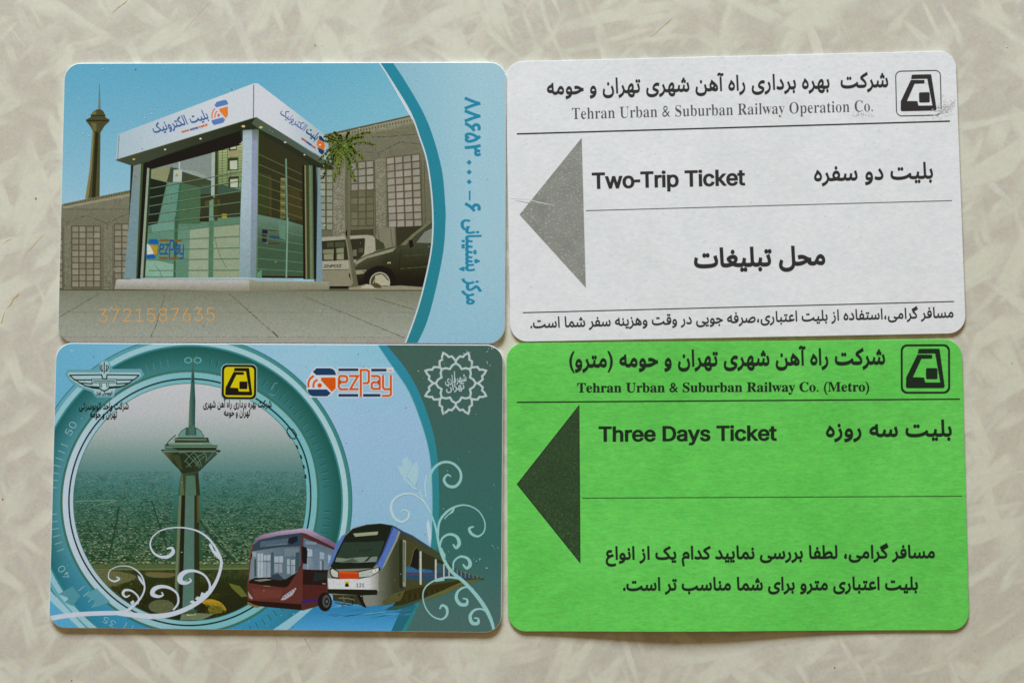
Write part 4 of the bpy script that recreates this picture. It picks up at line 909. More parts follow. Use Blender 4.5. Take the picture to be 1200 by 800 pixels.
def dust(card, spots, n, box, seed):
    random.seed(seed)
    k = Ink(card, 'dust', kind='stuff'); k.up(); k.hold = True
    for _ in range(n):
        x, y = random.uniform(box[0], box[2]), random.uniform(box[1], box[3]); r = random.uniform(.2, .55)
        k.ell(x, y, r * random.uniform(.8, 2), r, random.choice([(205, 225, 232), (190, 215, 220), (225, 232, 235), (70, 90, 100)]), 6)
    for x, y in spots:
        for _ in range(5):
            u, v = x + random.gauss(0, 3), y + random.gauss(0, 2); a = random.uniform(0, 3.14); l = random.uniform(.6, 2.2)
            k.stroke([(u, v), (u + l * math.cos(a), v + l * math.sin(a))], random.uniform(.35, .7), (208, 226, 232))
    k.hold = False; k.done()
dust(tl, [(122, 83), (545, 85), (570, 337), (98, 157), (232, 360), (268, 105), (128, 362), (530, 390), (180, 130)], 90, (80, 80, 585, 395), 3)

# ------------------------------------------------------------------ lower plastic card: tower in a dial, bus and train
E = crop(50, 395, 4.2857); F = crop(320, 395, 4.2857); G = crop(50, 565, 4.2857); H = crop(320, 565, 4.2857)
b1 = crop(70, 410, 8.5714); b2 = crop(200, 410, 8.5714); b3 = crop(170, 480, 10); b4 = crop(350, 415, 10); b5 = crop(490, 405, 8.889)
b6 = crop(280, 600, 6.4); b7 = crop(370, 600, 6.4); b8 = crop(460, 600, 5.714)
bl = Card('plastic_card', 'plastic travel card printed with a tower, maroon bus and train, at lower left', 'card', GRP,
          -44.51, -27.44, -.0044, 85.58, 53.89, 0.76, 0.0, M_PVC, 3.18)
CX, CY, KY = 222.0, 588.0, 1.022
def bgc(x, y):
    c = lerp((110, 182, 216), (166, 206, 232), (x - 80) / 300)
    c = lerp(c, lerp((148, 202, 226), (160, 198, 232), (y - 410) / 90), (x - 330) / 90)
    if y > 500: c = lerp(c, (146, 194, 224), (y - 500) / 150)
    return c
k = Ink(bl, 'printed_background')
k.fill([(40, 390), (610, 390), (610, 755), (40, 755)], bgc, 12)
k.fill([(40, 640), (80, 690), (60, 755), (40, 755)], (90, 170, 214))
def flr(x, y): return lerp(lerp((70, 160, 206), (66, 150, 214), (x - 60) / 200), (34, 120, 160), max(0, (x - 440) / 70)) if y > 702 - 0 else lerp((70, 160, 206), (66, 150, 214), .5)
k.fill([(40, 700), (150, 735), (300, 715), (360, 705), (500, 695), (478, 755), (40, 755)], flr, 12)
bgo = k.done()

# right-hand dark field and its teal rim
BA = [(437, 392), (442.5, 403.9), (460, 430), (478.7, 458), (492.7, 493), (502, 525.7), (505.7, 558), (506.5, 600), (505, 640), (498, 672), (481, 709.7), (464.7, 739), (455, 755)]
BB = [(446, 392), (454, 405.5), (474, 430), (490.3, 458), (504.3, 495.3), (511.3, 525.7), (514, 558), (514.5, 600), (512, 640), (505, 672), (490, 709.7), (476, 739), (468, 755)]
k = Ink(bl, 'dark_field')
k.fill(smooth_path(BA, 4) + [(620, 755), (620, 392)], lambda x, y: lerp((72, 104, 96), (60, 112, 108), (y - 430) / 180) if y < 640 else lerp((60, 112, 108), (78, 114, 112), (y - 640) / 80), 12)
ra, rb = resample(smooth_path(BA, 4), 60), resample(smooth_path(BB, 4), 60); k.up(); k.hold = True
for i in range(59): k.fill([ra[i], rb[i], rb[i + 1], ra[i + 1]], lerp((52, 146, 176), (52, 138, 146), i / 40))
k.hold = False; k.stroke(smooth_path(BA, 4)[:30], .8, (130, 186, 200)); k.done()

# --- the dial
k = Ink(bl, 'dial')
def dcol(a):      # a in degrees, 0 = right, 90 = down
    t = (math.cos(math.radians(a - 250)) + 1) / 2
    return lerp((44, 122, 118), (52, 116, 118), t)
def dring(a, r):
    sn, cs_ = math.sin(math.radians(a)), math.cos(math.radians(a))
    inner, outer = lerp((64, 130, 134), (84, 150, 164), max(0, -cs_)), lerp((38, 96, 90), (42, 110, 122), max(0, -cs_) * .7)
    c = lerp(inner, outer, (r - 151) / 24)
    return lerp(c, (58, 150, 196), max(0, sn - .3) * 1.5)
for r_ in range(150, 180, 3): k.ring(CX, CY, r_, r_ + 3.05 if r_ < 177 else 181, KY, (lambda a, r_=r_: dring(a, r_)), 120)
k.ring(CX, CY, 178, 180, KY, lambda a: (58, 140, 150), 150)
k.ring(CX, CY, 180, 186, KY, lambda a: lerp((150, 200, 216), (176, 212, 222), (math.cos(math.radians(a)) + 1) / 2), 150)
k.ring(CX, CY, 186, 190, KY, lambda a: lerp((110, 178, 200), (66, 140, 140), (math.cos(math.radians(a)) + 1.2) / 2), 150)
k.ring(CX, CY, 190, 190.9, KY, (58, 106, 120), 150)
k.ring(CX, CY, 149, 151.5, KY, lambda a: (58, 120, 112), 150)
k.ring(CX, CY, 141.8, 149, KY, lambda a: lerp((126, 192, 202), (196, 214, 232), max(0, math.cos(math.radians(a - 175)))), 150)
k.ring(CX, CY, 148.6, 149.3, KY, (104, 120, 92), 150)
k.ring(CX, CY, 140.3, 142.2, KY, (22, 52, 56), 150)
k.ring(CX, CY, 136, 140.3, KY, lambda a: lerp((120, 188, 196), (190, 210, 226), max(0, math.cos(math.radians(a - 170)))), 150)
k.ring(CX, CY, 135.2, 136.4, KY, lambda a: (60, 120, 122), 150)
k.up(); k.hold = True
for a in list(range(-84, 86, 3)) + list(range(94, 266, 3)):
    # engraved ticks; numerals interrupt them
    A_ = a - 90
    if any(abs(((A_ - q + 180) % 360) - 180) < 7 for q in (-90, -148, 151, 125)): continue
    ca, sa = math.cos(math.radians(A_)), math.sin(math.radians(A_))
    rightside = ca > .15
    r0, r1 = (156, 165) if not rightside else (158, 166)
    p = lambda r, o: (CX + r * ca - o * sa, CY + r * KY * sa + o * ca)
    if rightside:
        k.stroke([p(r0, -.9), p(r1, -.9)], .7, (26, 82, 78)); k.stroke([p(r0, .3), p(r1, .3)], .45, (80, 152, 148))
    else:
        k.stroke([p(r0, 0), p(r1, 0)], .8, (150, 190, 188) if sa > -.6 else (92, 138, 130)); 
k.hold = False
def dial_text(t, x, y, ang, wd, em, col=(158, 202, 206)):
    dx, dy = math.cos(math.radians(ang)), math.sin(math.radians(ang))
    k.text(t, (x - dx * wd / 2, y - dy * wd / 2), (x + dx * wd / 2, y + dy * wd / 2), em, col, 'grotesque', (-.01, -.01))
k.ring(220.6, 422, 3.3, 4.6, .78, (110, 178, 184), 24); k.ring(231.6, 422, 3.3, 4.6, .78, (110, 178, 184), 24)
dial_text('50', *E([(158, 466)])[0], -62, 16, 17); dial_text('40', *G([(122, 440)])[0], -124, 16, 17)
dial_text('35', *G([(342, 685)])[0], -152, 15, 15)
k.stroke(b2([(1010, 400), (1045, 335), (1075, 330)]), .7, (110, 170, 160)); k.stroke(b2([(990, 440), (1020, 455), (1050, 445)]), .7, (110, 170, 160))
k.done()
ELL = [(CX + (135.6 + bulge(135.6, 6.28319 * q / 72)) * math.cos(6.28319 * q / 72), CY + (135.6 + bulge(135.6, 6.28319 * q / 72)) * KY * math.sin(6.28319 * q / 72)) for q in range(72)]

# --- the view inside the dial
random.seed(21)
k = PicI(bl, 'city_view', ELL, material=M_GLOSS)
STOPS = [(445, (206, 208, 216)), (485, (194, 198, 204)), (510, (166, 182, 182)), (528, (134, 162, 160)), (545, (104, 146, 144)), (562, (80, 134, 134)), (580, (62, 118, 112)), (610, (56, 102, 86)), (660, (52, 86, 60)), (690, (50, 56, 30)), (730, (40, 44, 22))]
def view(x, y):
    for (a, ca), (b, cb) in zip(STOPS, STOPS[1:]):
        if y <= b: return lerp(ca, cb, (y - a) / (b - a))
    return STOPS[-1][1]
k.fill([(60, 440), (380, 440), (380, 740), (60, 740)], view, 7)
k.fill(G([(200, 395), (1050, 395), (1050, 430), (220, 432)]), (84, 104, 68)); k.fill(G([(200, 400), (1050, 396), (1050, 404), (200, 408)]), (118, 138, 96)); k.fill(G([(200, 434), (1050, 428), (1050, 436), (200, 442)]), (112, 126, 78))
k.stroke(G([(150, 92), (380, 92), (240, 128), (560, 70), (700, 50)]), 1.0, (96, 136, 112))
k.stroke(G([(385, 120), (360, 260), (330, 385)]), 2.2, (40, 74, 60)); k.stroke(G([(548, 90), (590, 240), (625, 330)]), 2.0, (42, 76, 62)); k.stroke(G([(785, 190), (880, 310), (960, 400)]), 2.6, (72, 110, 84)); k.stroke(G([(795, 190), (890, 310), (970, 400)]), .8, (44, 70, 50))
k.stroke(G([(340, 260), (620, 240), (900, 180)]), 1, (50, 84, 66)); k.stroke(G([(160, 330), (700, 320)]), 1, (52, 84, 64))
view_o = k.done()
k = PicI(bl, 'city_blocks', ELL, view_o, kind='stuff')
road = lambda x, y: False
k.hold = False; k.up(); k.hold = True
y = 552.0
while y < 660:
    t = (y - 552) / 108; dy = .75 + .85 * t; x = 84.0
    while x < 364:
        w_ = dy * random.uniform(.7, 3.0); g = random.random(); base = view(x, y)
        street = math.sin(x * .21 + y * .07) + math.sin(y * .35 - x * .05) * .8
        if not (202.5 < x + w_ / 2 < 237) and random.random() < .86:
            if g < .42: c = lerp(base, (20, 44, 30), random.random() * (.25 + .65 * t))
            elif g < .90: c = lerp(base, (140, 164, 126), random.random() * (.25 + .55 * t))
            else: c = lerp(base, (190, 196, 158), random.random() * (.3 + .6 * t))
            if street > 1.35: c = lerp(c, (24, 48, 34), .55 * t + .1)
            k.fill([(x, y), (x + w_ * .96, y), (x + w_ * .96, y + dy * random.uniform(.65, .95)), (x, y + dy * random.uniform(.6, .95))], c)
        x += w_
    y += dy
k.hold = False; k.up(); k.hold = True
y = 572.0
while y < 660:
    t = (y - 552) / 108; dy = 2.2 + 1.6 * t; x = 86.0 + random.random() * 6
    while x < 362:
        if not (201 < x < 238) and random.random() < .8:
            yy = y + random.uniform(0, dy * .4); hh = dy * random.uniform(.25, .5); q = random.choice([(168, 176, 136), (184, 186, 152), (150, 164, 122), (198, 196, 168)])
            ww = random.uniform(1, 2.8) * (.5 + .6 * t); k.fill([(x, yy), (x + ww, yy), (x + ww, yy + hh), (x, yy + hh)], lerp(view(x, y), q, .3 + .6 * t * random.random())); k.fill([(x, yy + hh), (x + ww, yy + hh), (x + ww, yy + hh * 1.7), (x, yy + hh * 1.7)], lerp(view(x, y), (18, 40, 28), .4 + .4 * t))
        x += random.uniform(3.4, 8)
    y += dy
k.hold = False
for pth, w_ in (([(385, 120), (372, 190), (352, 290), (330, 385)], 2.6), ([(548, 90), (575, 180), (600, 250), (628, 340)], 2.3), ([(785, 185), (830, 250), (900, 330), (970, 400)], 3.2), ([(160, 250), (350, 232), (560, 215), (680, 200)], 1.0), ([(800, 160), (930, 150), (1050, 120)], .9)):
    k.stroke(G(pth), [w_ * q for q in (.5, .7, .9, 1.1)][:len(pth)], (42, 74, 60), smooth=4)
k.stroke(G([(160, 96), (260, 92), (375, 90), (300, 108), (240, 126)]), [.8, 1, .8, .8, .5], (112, 148, 122), smooth=3); k.stroke(G([(795, 180), (880, 275), (985, 395)]), .9, (104, 138, 104))
k.hold = False; k.done()
k = PicI(bl, 'woodland', ELL, view_o, kind='stuff')
k.hold = False; k.up(); k.hold = True
y = 667.0
while y < 728:
    x = 100.0; dy = random.uniform(1.4, 2.6)
    while x < 335:
        w_ = random.uniform(1.2, 4.2); q = math.sin(x * .11) + math.sin(y * .3 + x * .05); c = lerp((36, 40, 20), (92, 92, 50), max(0, q) * .45 * random.random() + .12 * random.random())
        if x < 165 or (x < 320 and y < 676): c = lerp(c, (106, 106, 66), .5 * random.random())
        k.fill([(x, y + dy * .5), (x + w_ * .4, y), (x + w_ * .96, y + dy * .4), (x + w_ * .6, y + dy * .96)], c); x += w_
    y += dy
k.hold = False
k.fill(smooth_path(G([(240, 440), (400, 450), (470, 475), (380, 510), (300, 515)]), 4, True), (104, 108, 72)); k.mottle(G([(240, 440), (400, 445), (480, 480), (380, 520), (300, 530)]), .8, .8, 9, (104, 106, 70), .7, 18); k.fill(smooth_path(G([(520, 452), (660, 455), (640, 476), (540, 474)]), 4, True), (112, 106, 68))
k.ell(*G([(596, 622)])[0], 15, 8, (96, 104, 76)); k.mottle(G([(530, 640), (560, 595), (630, 590), (660, 630), (600, 655)]), .8, .8, 9, (100, 104, 72), .7, 16)
k.fill(smooth_path(G([(800, 600), (840, 585), (895, 602), (922, 642), (870, 625), (820, 612)]), 4, True), (184, 148, 46)); k.ell(*G([(868, 638)])[0], 9, 5, (92, 94, 42)); k.mottle(G([(810, 600), (900, 605), (920, 650), (840, 660)]), .8, .8, 9, (132, 120, 44), .7, 17)
k.fill(G([(700, 650), (860, 660), (800, 690), (690, 690)]), (112, 128, 100)); k.fill(G([(715, 652), (760, 650), (770, 664), (725, 668)]), (206, 198, 120)); k.fill(G([(935, 505), (990, 520), (1030, 570), (1000, 575), (950, 530)]), (104, 112, 56)); k.done()

# --- the tower
k = Ink(bl, 'tower', material=M_PHOTO)
def g3(x0, x1, l, m_, r):
    return lambda x, y: lerp(l, m_, (x - x0) / (x1 - x0) * 2) if x < (x0 + x1) / 2 else lerp(m_, r, ((x - x0) / (x1 - x0) - .5) * 2)
k.fill([(225.8, 416), (226.4, 416), (228.2, 449), (223.6, 449)], (70, 110, 104)); k.fill([(225.9, 432), (226.4, 432), (227.2, 449), (225, 449)], (40, 72, 70))
k.fill([(223.7, 448), (228, 448), (229, 470), (228.4, 503), (220.6, 503), (222, 470)], lambda x, y: lerp((104, 134, 112), (40, 82, 82), (x - 220.5) / 7.5), 2)
k.fill(G([(690, -20), (783, -20), (785, 300), (780, 640), (760, 662), (680, 660), (666, 520), (680, 200)]), (62, 92, 80))
k.fill(G([(690, -20), (700, -20), (688, 300), (674, 560), (664, 520), (678, 200)]), (112, 126, 94)); k.fill(G([(700, 0), (718, 0), (706, 640), (682, 640), (690, 300)]), (40, 42, 26))
k.fill(G([(718, 10), (762, 10), (762, 640), (702, 640)]), (88, 124, 114)); k.fill(G([(762, 5), (784, 5), (786, 300), (790, 640), (760, 640)]), (48, 54, 36)); k.fill(G([(774, 5), (784, 5), (786, 200), (776, 200)]), (92, 84, 50))
k.fill(b3([(410, 800), (430, 740), (465, 700), (630, 700), (625, 750), (640, 1000), (390, 1000), (400, 900)]), (56, 76, 56)); k.fill(b3([(480, 770), (585, 770), (600, 1000), (470, 1000)]), (84, 120, 104))
k.fill(b3([(415, 790), (440, 740), (455, 1000), (400, 1000)]), (94, 108, 76)); k.fill(b3([(590, 740), (625, 740), (645, 1000), (600, 1000)]), (52, 58, 36))
pod = b3([(185, 475), (215, 462), (870, 468), (890, 480), (800, 560), (745, 610), (690, 665), (640, 715), (430, 745), (400, 700), (320, 620), (250, 540)])
k.fill(pod, lambda x, y: lerp((96, 102, 64), (44, 56, 42), (x - 192) / 14) if x < 206 else lerp((44, 56, 42), (66, 92, 84), (x - 225) / 35), 4)
k.fill(b3([(195, 478), (880, 478), (868, 492), (215, 495)]), (104, 136, 122)); k.fill(b3([(320, 540), (400, 520), (440, 700), (400, 690)]), (64, 76, 52))
k.fill(b3([(225, 412), (850, 412), (835, 470), (240, 470)]), (74, 112, 100)); k.fill(b3([(240, 432), (838, 432), (838, 440), (240, 440)]), (136, 152, 110)); k.fill(b3([(300, 440), (835, 442), (830, 470), (380, 468)]), (42, 54, 40))
k.fill(b3([(270, 395), (345, 375), (740, 375), (790, 400), (790, 412), (270, 412)]), (112, 150, 132)); k.fill(b3([(350, 325), (740, 325), (755, 380), (350, 385)]), (48, 68, 56)); k.fill(b3([(330, 340), (720, 344), (720, 356), (330, 352)]), (130, 150, 116)); k.fill(b3([(320, 385), (700, 390), (700, 398), (320, 394)]), (146, 160, 126))
k.fill(b3([(390, 300), (420, 260), (480, 205), (600, 205), (650, 240), (690, 310), (690, 322), (380, 322)]), (112, 152, 148)); k.fill(b3([(480, 205), (600, 205), (600, 300), (470, 300)]), (62, 92, 82)); k.fill(b3([(515, 180), (575, 180), (580, 300), (510, 300)]), (72, 112, 98))
k.stroke(b3([(390, 300), (425, 250), (480, 212)]), .8, (44, 70, 62)); k.stroke(b3([(600, 212), (650, 245), (690, 315)]), .8, (40, 78, 84)); k.stroke(b3([(360, 293), (300, 345), (262, 385), (262, 405)]), .9, (44, 62, 58)); k.fill(b3([(240, 400), (280, 398), (280, 412), (240, 414)]), (26, 36, 32)); k.fill(b3([(835, 470), (890, 480), (870, 490), (830, 486)]), (24, 50, 48)); k.fill(b3([(185, 470), (215, 462), (225, 474), (195, 480)]), (28, 44, 44))
LT = (112, 146, 122)
for pth in ([(400, 510), (460, 500), (530, 560), (610, 640), (640, 680)], [(570, 500), (520, 540), (460, 610)], [(570, 500), (620, 550), (650, 620), (660, 670)], [(640, 530), (580, 580), (520, 640), (480, 670)], [(700, 500), (720, 560), (710, 610)], [(700, 500), (640, 540)], [(480, 600), (540, 670)], [(560, 540), (640, 650)], [(800, 500), (750, 560), (710, 600)], [(700, 540), (640, 590), (590, 660)]):
    k.stroke(b3(pth), .55, LT, smooth=3)
k.done()

# --- floor: road stripe and blue haze under the vehicles
k = Ink(bl, 'printed_floor', kind='stuff')
k.fill(G([(-60, 480), (200, 745), (100, 760), (-60, 760)]), (92, 174, 214)); k.fill(G([(-60, 470), (40, 545), (235, 750), (205, 750), (-60, 500)]), (162, 206, 222))
k.fill(H([(150, 635), (205, 625), (60, 752), (-20, 752)]), (150, 200, 222)); k.fill(H([(205, 628), (700, 610), (620, 752), (66, 752)]), lambda x, y: lerp((52, 136, 190), (84, 168, 224), (y - 712) / 26), 6)
k.fill(H([(650, 620), (720, 612), (640, 752), (590, 752)]), (44, 112, 134)); k.up(); k.hold = True
random.seed(5)
for _ in range(34):
    X = random.uniform(200, 620); Y = random.uniform(612, 680); k.stroke(H([(X, Y), (X + 50, Y - 8), (X + 110, Y - 14)]), [.2, random.uniform(.5, 1.2), .2], lerp((36, 104, 140), (120, 190, 226), random.random()), smooth=3)
k.hold = False
k.fill(H([(560, 640), (700, 560), (900, 500), (700, 615), (620, 640)]), (52, 92, 84)); k.done()

# --- bus
k = Ink(bl, 'bus', material=M_PHOTO)
k.fill(b6([(65, 640), (64, 520), (75, 400), (85, 300), (105, 235), (135, 190), (180, 165), (300, 140), (470, 120), (520, 122), (600, 165), (690, 210), (735, 240), (720, 290), (690, 560), (640, 690), (480, 735), (300, 715), (120, 695), (66, 665)]), lambda x, y: lerp((106, 62, 58), (78, 46, 46), (x - 300) / 90), 6)
k.fill(b6([(105, 235), (135, 190), (180, 165), (300, 140), (470, 120), (520, 122), (600, 165), (690, 210), (735, 240), (725, 268), (600, 205), (500, 158), (470, 152), (300, 172), (150, 205), (120, 245)]), lambda x, y: lerp((186, 168, 196), (126, 104, 136), (y - 620) / 14), 4)
k.fill(b6([(112, 240), (150, 206), (300, 174), (468, 158), (474, 250), (300, 258), (105, 290)]), (54, 74, 92)); k.fill(b6([(160, 220), (370, 192), (365, 240), (158, 262)]), (84, 104, 122)); k.fill(b6([(380, 190), (440, 175), (440, 215), (395, 240), (365, 225)]), (26, 40, 54)); k.stroke(b6([(200, 246), (360, 236)]), .5, (126, 146, 158))
k.fill(b6([(100, 292), (300, 262), (460, 252), (462, 400), (450, 450), (400, 520), (360, 550), (90, 525), (76, 505), (88, 380)]), lambda x, y: lerp((120, 140, 154), (92, 112, 128), (x - 295) / 50), 5)
for X0, Y0, X1, Y1, c in ((140, 310, 180, 490, (176, 190, 204)), (182, 370, 236, 488, (150, 166, 182)), (186, 320, 236, 360, (166, 182, 196)), (265, 330, 330, 375, (168, 184, 198)), (265, 385, 325, 450, (146, 160, 176)), (360, 350, 382, 460, (158, 176, 188)), (392, 355, 420, 395, (176, 190, 196)), (392, 400, 420, 465, (160, 174, 184)), (340, 270, 450, 330, (112, 134, 146)), (100, 300, 130, 330, (150, 172, 170)), (240, 300, 262, 500, (72, 92, 110)), (425, 300, 455, 440, (66, 84, 96)), (115, 350, 130, 480, (70, 86, 84))):
    k.fill(b6([(X0, Y0), (X1, Y0 - 3), (X1, Y1), (X0, Y1)]), c); 
k.hold = False; k.up(); k.hold = True
for X in (160, 210, 300, 405): k.stroke(b6([(X, 310), (X - 2, 480)]), .5, (84, 100, 112))
k.hold = False; k.stroke(b6([(140, 366), (236, 372)]), .6, (90, 104, 116)); k.stroke(b6([(265, 380), (330, 380)]), .6, (90, 104, 116)); k.stroke(b6([(362, 398), (424, 398)]), .6, (90, 104, 116))
k.fill(b6([(90, 500), (150, 490), (350, 500), (440, 445), (470, 380), (470, 420), (400, 530), (340, 568), (200, 565), (84, 560), (74, 520)]), (40, 34, 34)); k.fill(b6([(250, 470), (290, 455), (330, 490), (320, 510), (240, 500)]), (56, 72, 86)); k.fill(b6([(110, 508), (200, 498), (250, 504), (160, 518)]), (130, 146, 128)); k.fill(b6([(110, 490), (240, 486), (250, 494), (115, 500)]), (36, 34, 34))
k.fill(b6([(72, 530), (360, 566), (470, 400), (478, 180), (488, 160), (474, 720), (470, 732), (300, 712), (120, 690), (66, 660), (64, 560)]), (100, 56, 52)); k.fill(b6([(92, 572), (330, 580), (310, 640), (120, 650)]), (114, 64, 58)); k.stroke(b6([(185, 551), (235, 553)]), .8, (132, 132, 74))
k.fill(b6([(66, 590), (104, 642), (100, 652), (76, 640)]), (164, 156, 156)); k.fill(b6([(312, 658), (335, 625), (425, 564), (430, 574), (400, 620), (345, 655)]), (176, 176, 184)); k.up(); k.hold = True
for q in range(5): k.ell(*b6([(340 + q * 19, 636 - q * 14)])[0], .9, .9, (108, 100, 106), 8)
k.hold = False
k.fill(b6([(64, 660), (120, 662), (470, 688), (470, 732), (300, 716), (130, 700), (66, 688)]), (46, 26, 22)); k.fill(b6([(64, 668), (110, 690), (160, 704), (130, 712), (64, 690)]), (130, 110, 66))
k.fill(b6([(484, 190), (600, 235), (716, 282), (700, 400), (670, 430), (480, 430)]), lambda x, y: lerp((96, 116, 136), (120, 142, 160), (y - 635) / 30), 5)
for X0, Y0, X1, Y1, c in ((510, 270, 550, 330, (168, 188, 206)), (512, 335, 520, 440, (160, 176, 190)), (525, 335, 545, 430, (130, 146, 160)), (606, 295, 640, 350, (156, 176, 196)), (608, 360, 618, 430, (160, 174, 186)), (625, 355, 636, 430, (88, 90, 104)), (668, 315, 690, 380, (160, 182, 200)), (560, 270, 600, 430, (108, 130, 150)), (498, 215, 580, 240, (126, 150, 170))):
    k.fill(b6([(X0, Y0), (X1, Y0 + 8), (X1, Y1), (X0, Y1)]), c)
k.hold = False
k.fill(b6([(480, 425), (560, 430), (670, 432), (664, 545), (478, 540)]), (46, 32, 36)); k.fill(b6([(560, 455), (660, 450), (660, 500), (560, 520)]), (40, 50, 50))
k.fill(b6([(474, 252), (505, 262), (515, 290), (510, 385), (480, 385), (472, 350)]), (30, 24, 30)); k.stroke(b6([(98, 310), (90, 350)]), 1.2, (34, 34, 36))
k.fill(b6([(470, 660), (625, 640), (625, 656), (470, 682)]), (60, 44, 112)); k.fill(b6([(478, 545), (660, 545), (655, 640), (478, 655)]), (84, 44, 44)); k.fill(b6([(625, 530), (650, 532), (650, 538), (625, 536)]), (176, 150, 158))
wc_ = b6([(645, 670)])[0]; k.ell(wc_[0], wc_[1], 8.4, 11, (26, 26, 28)); k.ell(wc_[0] + 1.6, wc_[1] - .6, 4.6, 7.6, (78, 84, 86)); k.ell(wc_[0] + 2, wc_[1] - .5, 2.6, 4.6, (44, 46, 48)); k.ell(wc_[0] + 2.2, wc_[1] - .5, 1, 1.8, (116, 120, 120), 10)
k.done()

# --- train
k = Ink(bl, 'train', material=M_PHOTO)
k.fill(H([(610, 225), (700, 265), (830, 350), (900, 420), (960, 455), (1060, 480), (1060, 488), (980, 490), (760, 520), (660, 560), (560, 520)]), lambda x, y: lerp((74, 76, 52), (64, 84, 62), (x - 480) / 60), 6)
k.fill(H([(655, 545), (760, 520), (960, 488), (1060, 484), (940, 505), (780, 570), (650, 615), (600, 620)]), (58, 56, 34)); k.fill(H([(800, 565), (960, 492), (1050, 484), (980, 505), (860, 560), (700, 612)]), (104, 108, 66))
k.up(); k.hold = True
for q in range(22): X = 672 + q * 14; k.stroke(H([(X, 560 - q * 2), (X, 596 - q * 4.3)]), .8, (36, 38, 26) if q % 2 else (74, 70, 46))
k.hold = False
k.fill(H([(660, 420), (900, 450), (1000, 470), (1000, 480), (760, 492), (664, 485)]), (48, 82, 110)); k.fill(H([(660, 420), (800, 442), (800, 452), (662, 450)]), (58, 108, 150)); k.fill(H([(664, 452), (900, 470), (900, 474), (664, 462)]), (92, 70, 100))
k.fill(H([(735, 340), (860, 400), (850, 445), (740, 430)]), (52, 56, 44)); k.fill(H([(820, 400), (930, 440), (930, 465), (820, 452)]), (60, 92, 104))
k.fill(H([(690, 400), (705, 335), (722, 325), (732, 345), (730, 440), (690, 420)]), (28, 36, 40)); k.stroke(H([(690, 410), (706, 340), (722, 325)]), .7, (126, 116, 60)); k.up(); k.hold = True
for X, Y0, Y1, w_ in ((741, 345, 512, 2.3), (817, 385, 488, 2.0), (858, 408, 484, 1.5), (884, 420, 480, 1.3), (925, 436, 478, .9), (945, 442, 478, .8), (965, 448, 478, .8), (985, 456, 479, .7), (1005, 462, 480, .7), (1025, 466, 481, .6), (1045, 470, 482, .5)): k.stroke(H([(X, Y0), (X, Y1)]), w_, (196, 200, 182) if X < 900 else (150, 140, 160))
k.hold = False
body = H([(275, 545), (272, 500), (275, 450), (285, 420), (300, 370), (330, 300), (370, 250), (410, 225), (470, 210), (540, 205), (600, 215), (640, 240), (670, 270), (668, 420), (664, 540), (640, 590), (560, 615), (470, 622), (440, 600), (300, 570)])
k.fill(body, lambda x, y: lerp((136, 140, 130), (66, 72, 54), (x - 438) / 24), 4)
k.fill(H([(275, 480), (300, 482), (430, 484), (490, 474), (530, 452), (530, 545), (520, 560), (280, 545)]), lambda x, y: lerp((214, 216, 222), (128, 128, 112), (x - 432) / 16) , 4)
k.fill(H([(300, 400), (320, 340), (355, 275), (400, 232), (470, 212), (540, 206), (600, 216), (606, 226), (590, 260), (545, 360), (520, 410), (500, 430), (300, 436), (288, 420)]), (34, 42, 38))
k.fill(H([(310, 398), (330, 345), (352, 300), (480, 298), (560, 292), (545, 345), (522, 398), (420, 404)]), (50, 68, 58)); k.fill(H([(312, 398), (318, 376), (370, 382), (440, 374), (525, 372), (518, 398), (420, 402)]), (124, 142, 132)); k.fill(H([(318, 398), (348, 398), (400, 380), (430, 398), (350, 404)]), (84, 100, 84))
k.fill(H([(400, 256), (528, 246), (524, 262), (412, 272)]), (158, 170, 144)); k.fill(H([(370, 262), (402, 256), (412, 272), (384, 278)]), (36, 40, 32)); k.fill(H([(430, 340), (500, 330), (495, 345), (430, 350)]), (46, 60, 48))
k.stroke(H([(352, 298), (330, 345), (308, 400)]), .7, (24, 28, 24)); k.stroke(H([(562, 290), (545, 345), (520, 400)]), .7, (26, 30, 26)); k.stroke(H([(300, 404), (420, 408), (520, 402)]), 1.2, (24, 28, 22)); k.fill(H([(455, 400), (480, 375), (505, 360), (475, 392)]), (26, 30, 22))
k.fill(H([(598, 222), (632, 240), (615, 290), (572, 375), (545, 436), (515, 410), (545, 360), (572, 300)]), (88, 122, 196)); k.fill(H([(600, 222), (606, 226), (560, 340), (524, 414), (516, 408), (545, 360)]), (66, 84, 150)); k.fill(H([(632, 240), (640, 246), (624, 290), (560, 420), (545, 436), (572, 375), (615, 290)]), (150, 160, 140))
k.fill(H([(345, 268), (370, 252), (320, 350), (300, 400), (284, 425), (278, 422), (290, 380), (315, 315)]), (92, 126, 190))
k.fill(H([(284, 432), (300, 428), (330, 446), (428, 444), (490, 432), (535, 424), (540, 438), (500, 468), (440, 482), (330, 484), (296, 480), (284, 455)]), (40, 42, 36))
k.fill(H([(290, 438), (300, 434), (326, 450), (326, 476), (300, 472), (290, 455)]), (196, 202, 196)); k.fill(H([(430, 450), (530, 428), (530, 444), (490, 470), (432, 476)]), (184, 192, 190)); k.fill(H([(500, 440), (528, 430), (526, 444), (505, 456)]), (222, 226, 226)); k.ell(*H([(515, 442)])[0], .9, .8, (190, 96, 84), 8)
k.fill(H([(330, 446), (428, 447), (430, 484), (330, 482)]), (196, 70, 30)); k.fill(H([(332, 448), (426, 450), (424, 458), (334, 456)]), (216, 92, 40))
k.fill(H([(360, 497), (382, 497), (382, 523), (360, 523)]), (196, 190, 40)); k.fill(H([(362, 512), (372, 502), (380, 514), (380, 523), (362, 523)]), (30, 30, 22))
k.text('121', H([(418, 524)])[0], H([(458, 524)])[0], 8.2, (66, 72, 84), 'grotesque', (.02, .02))
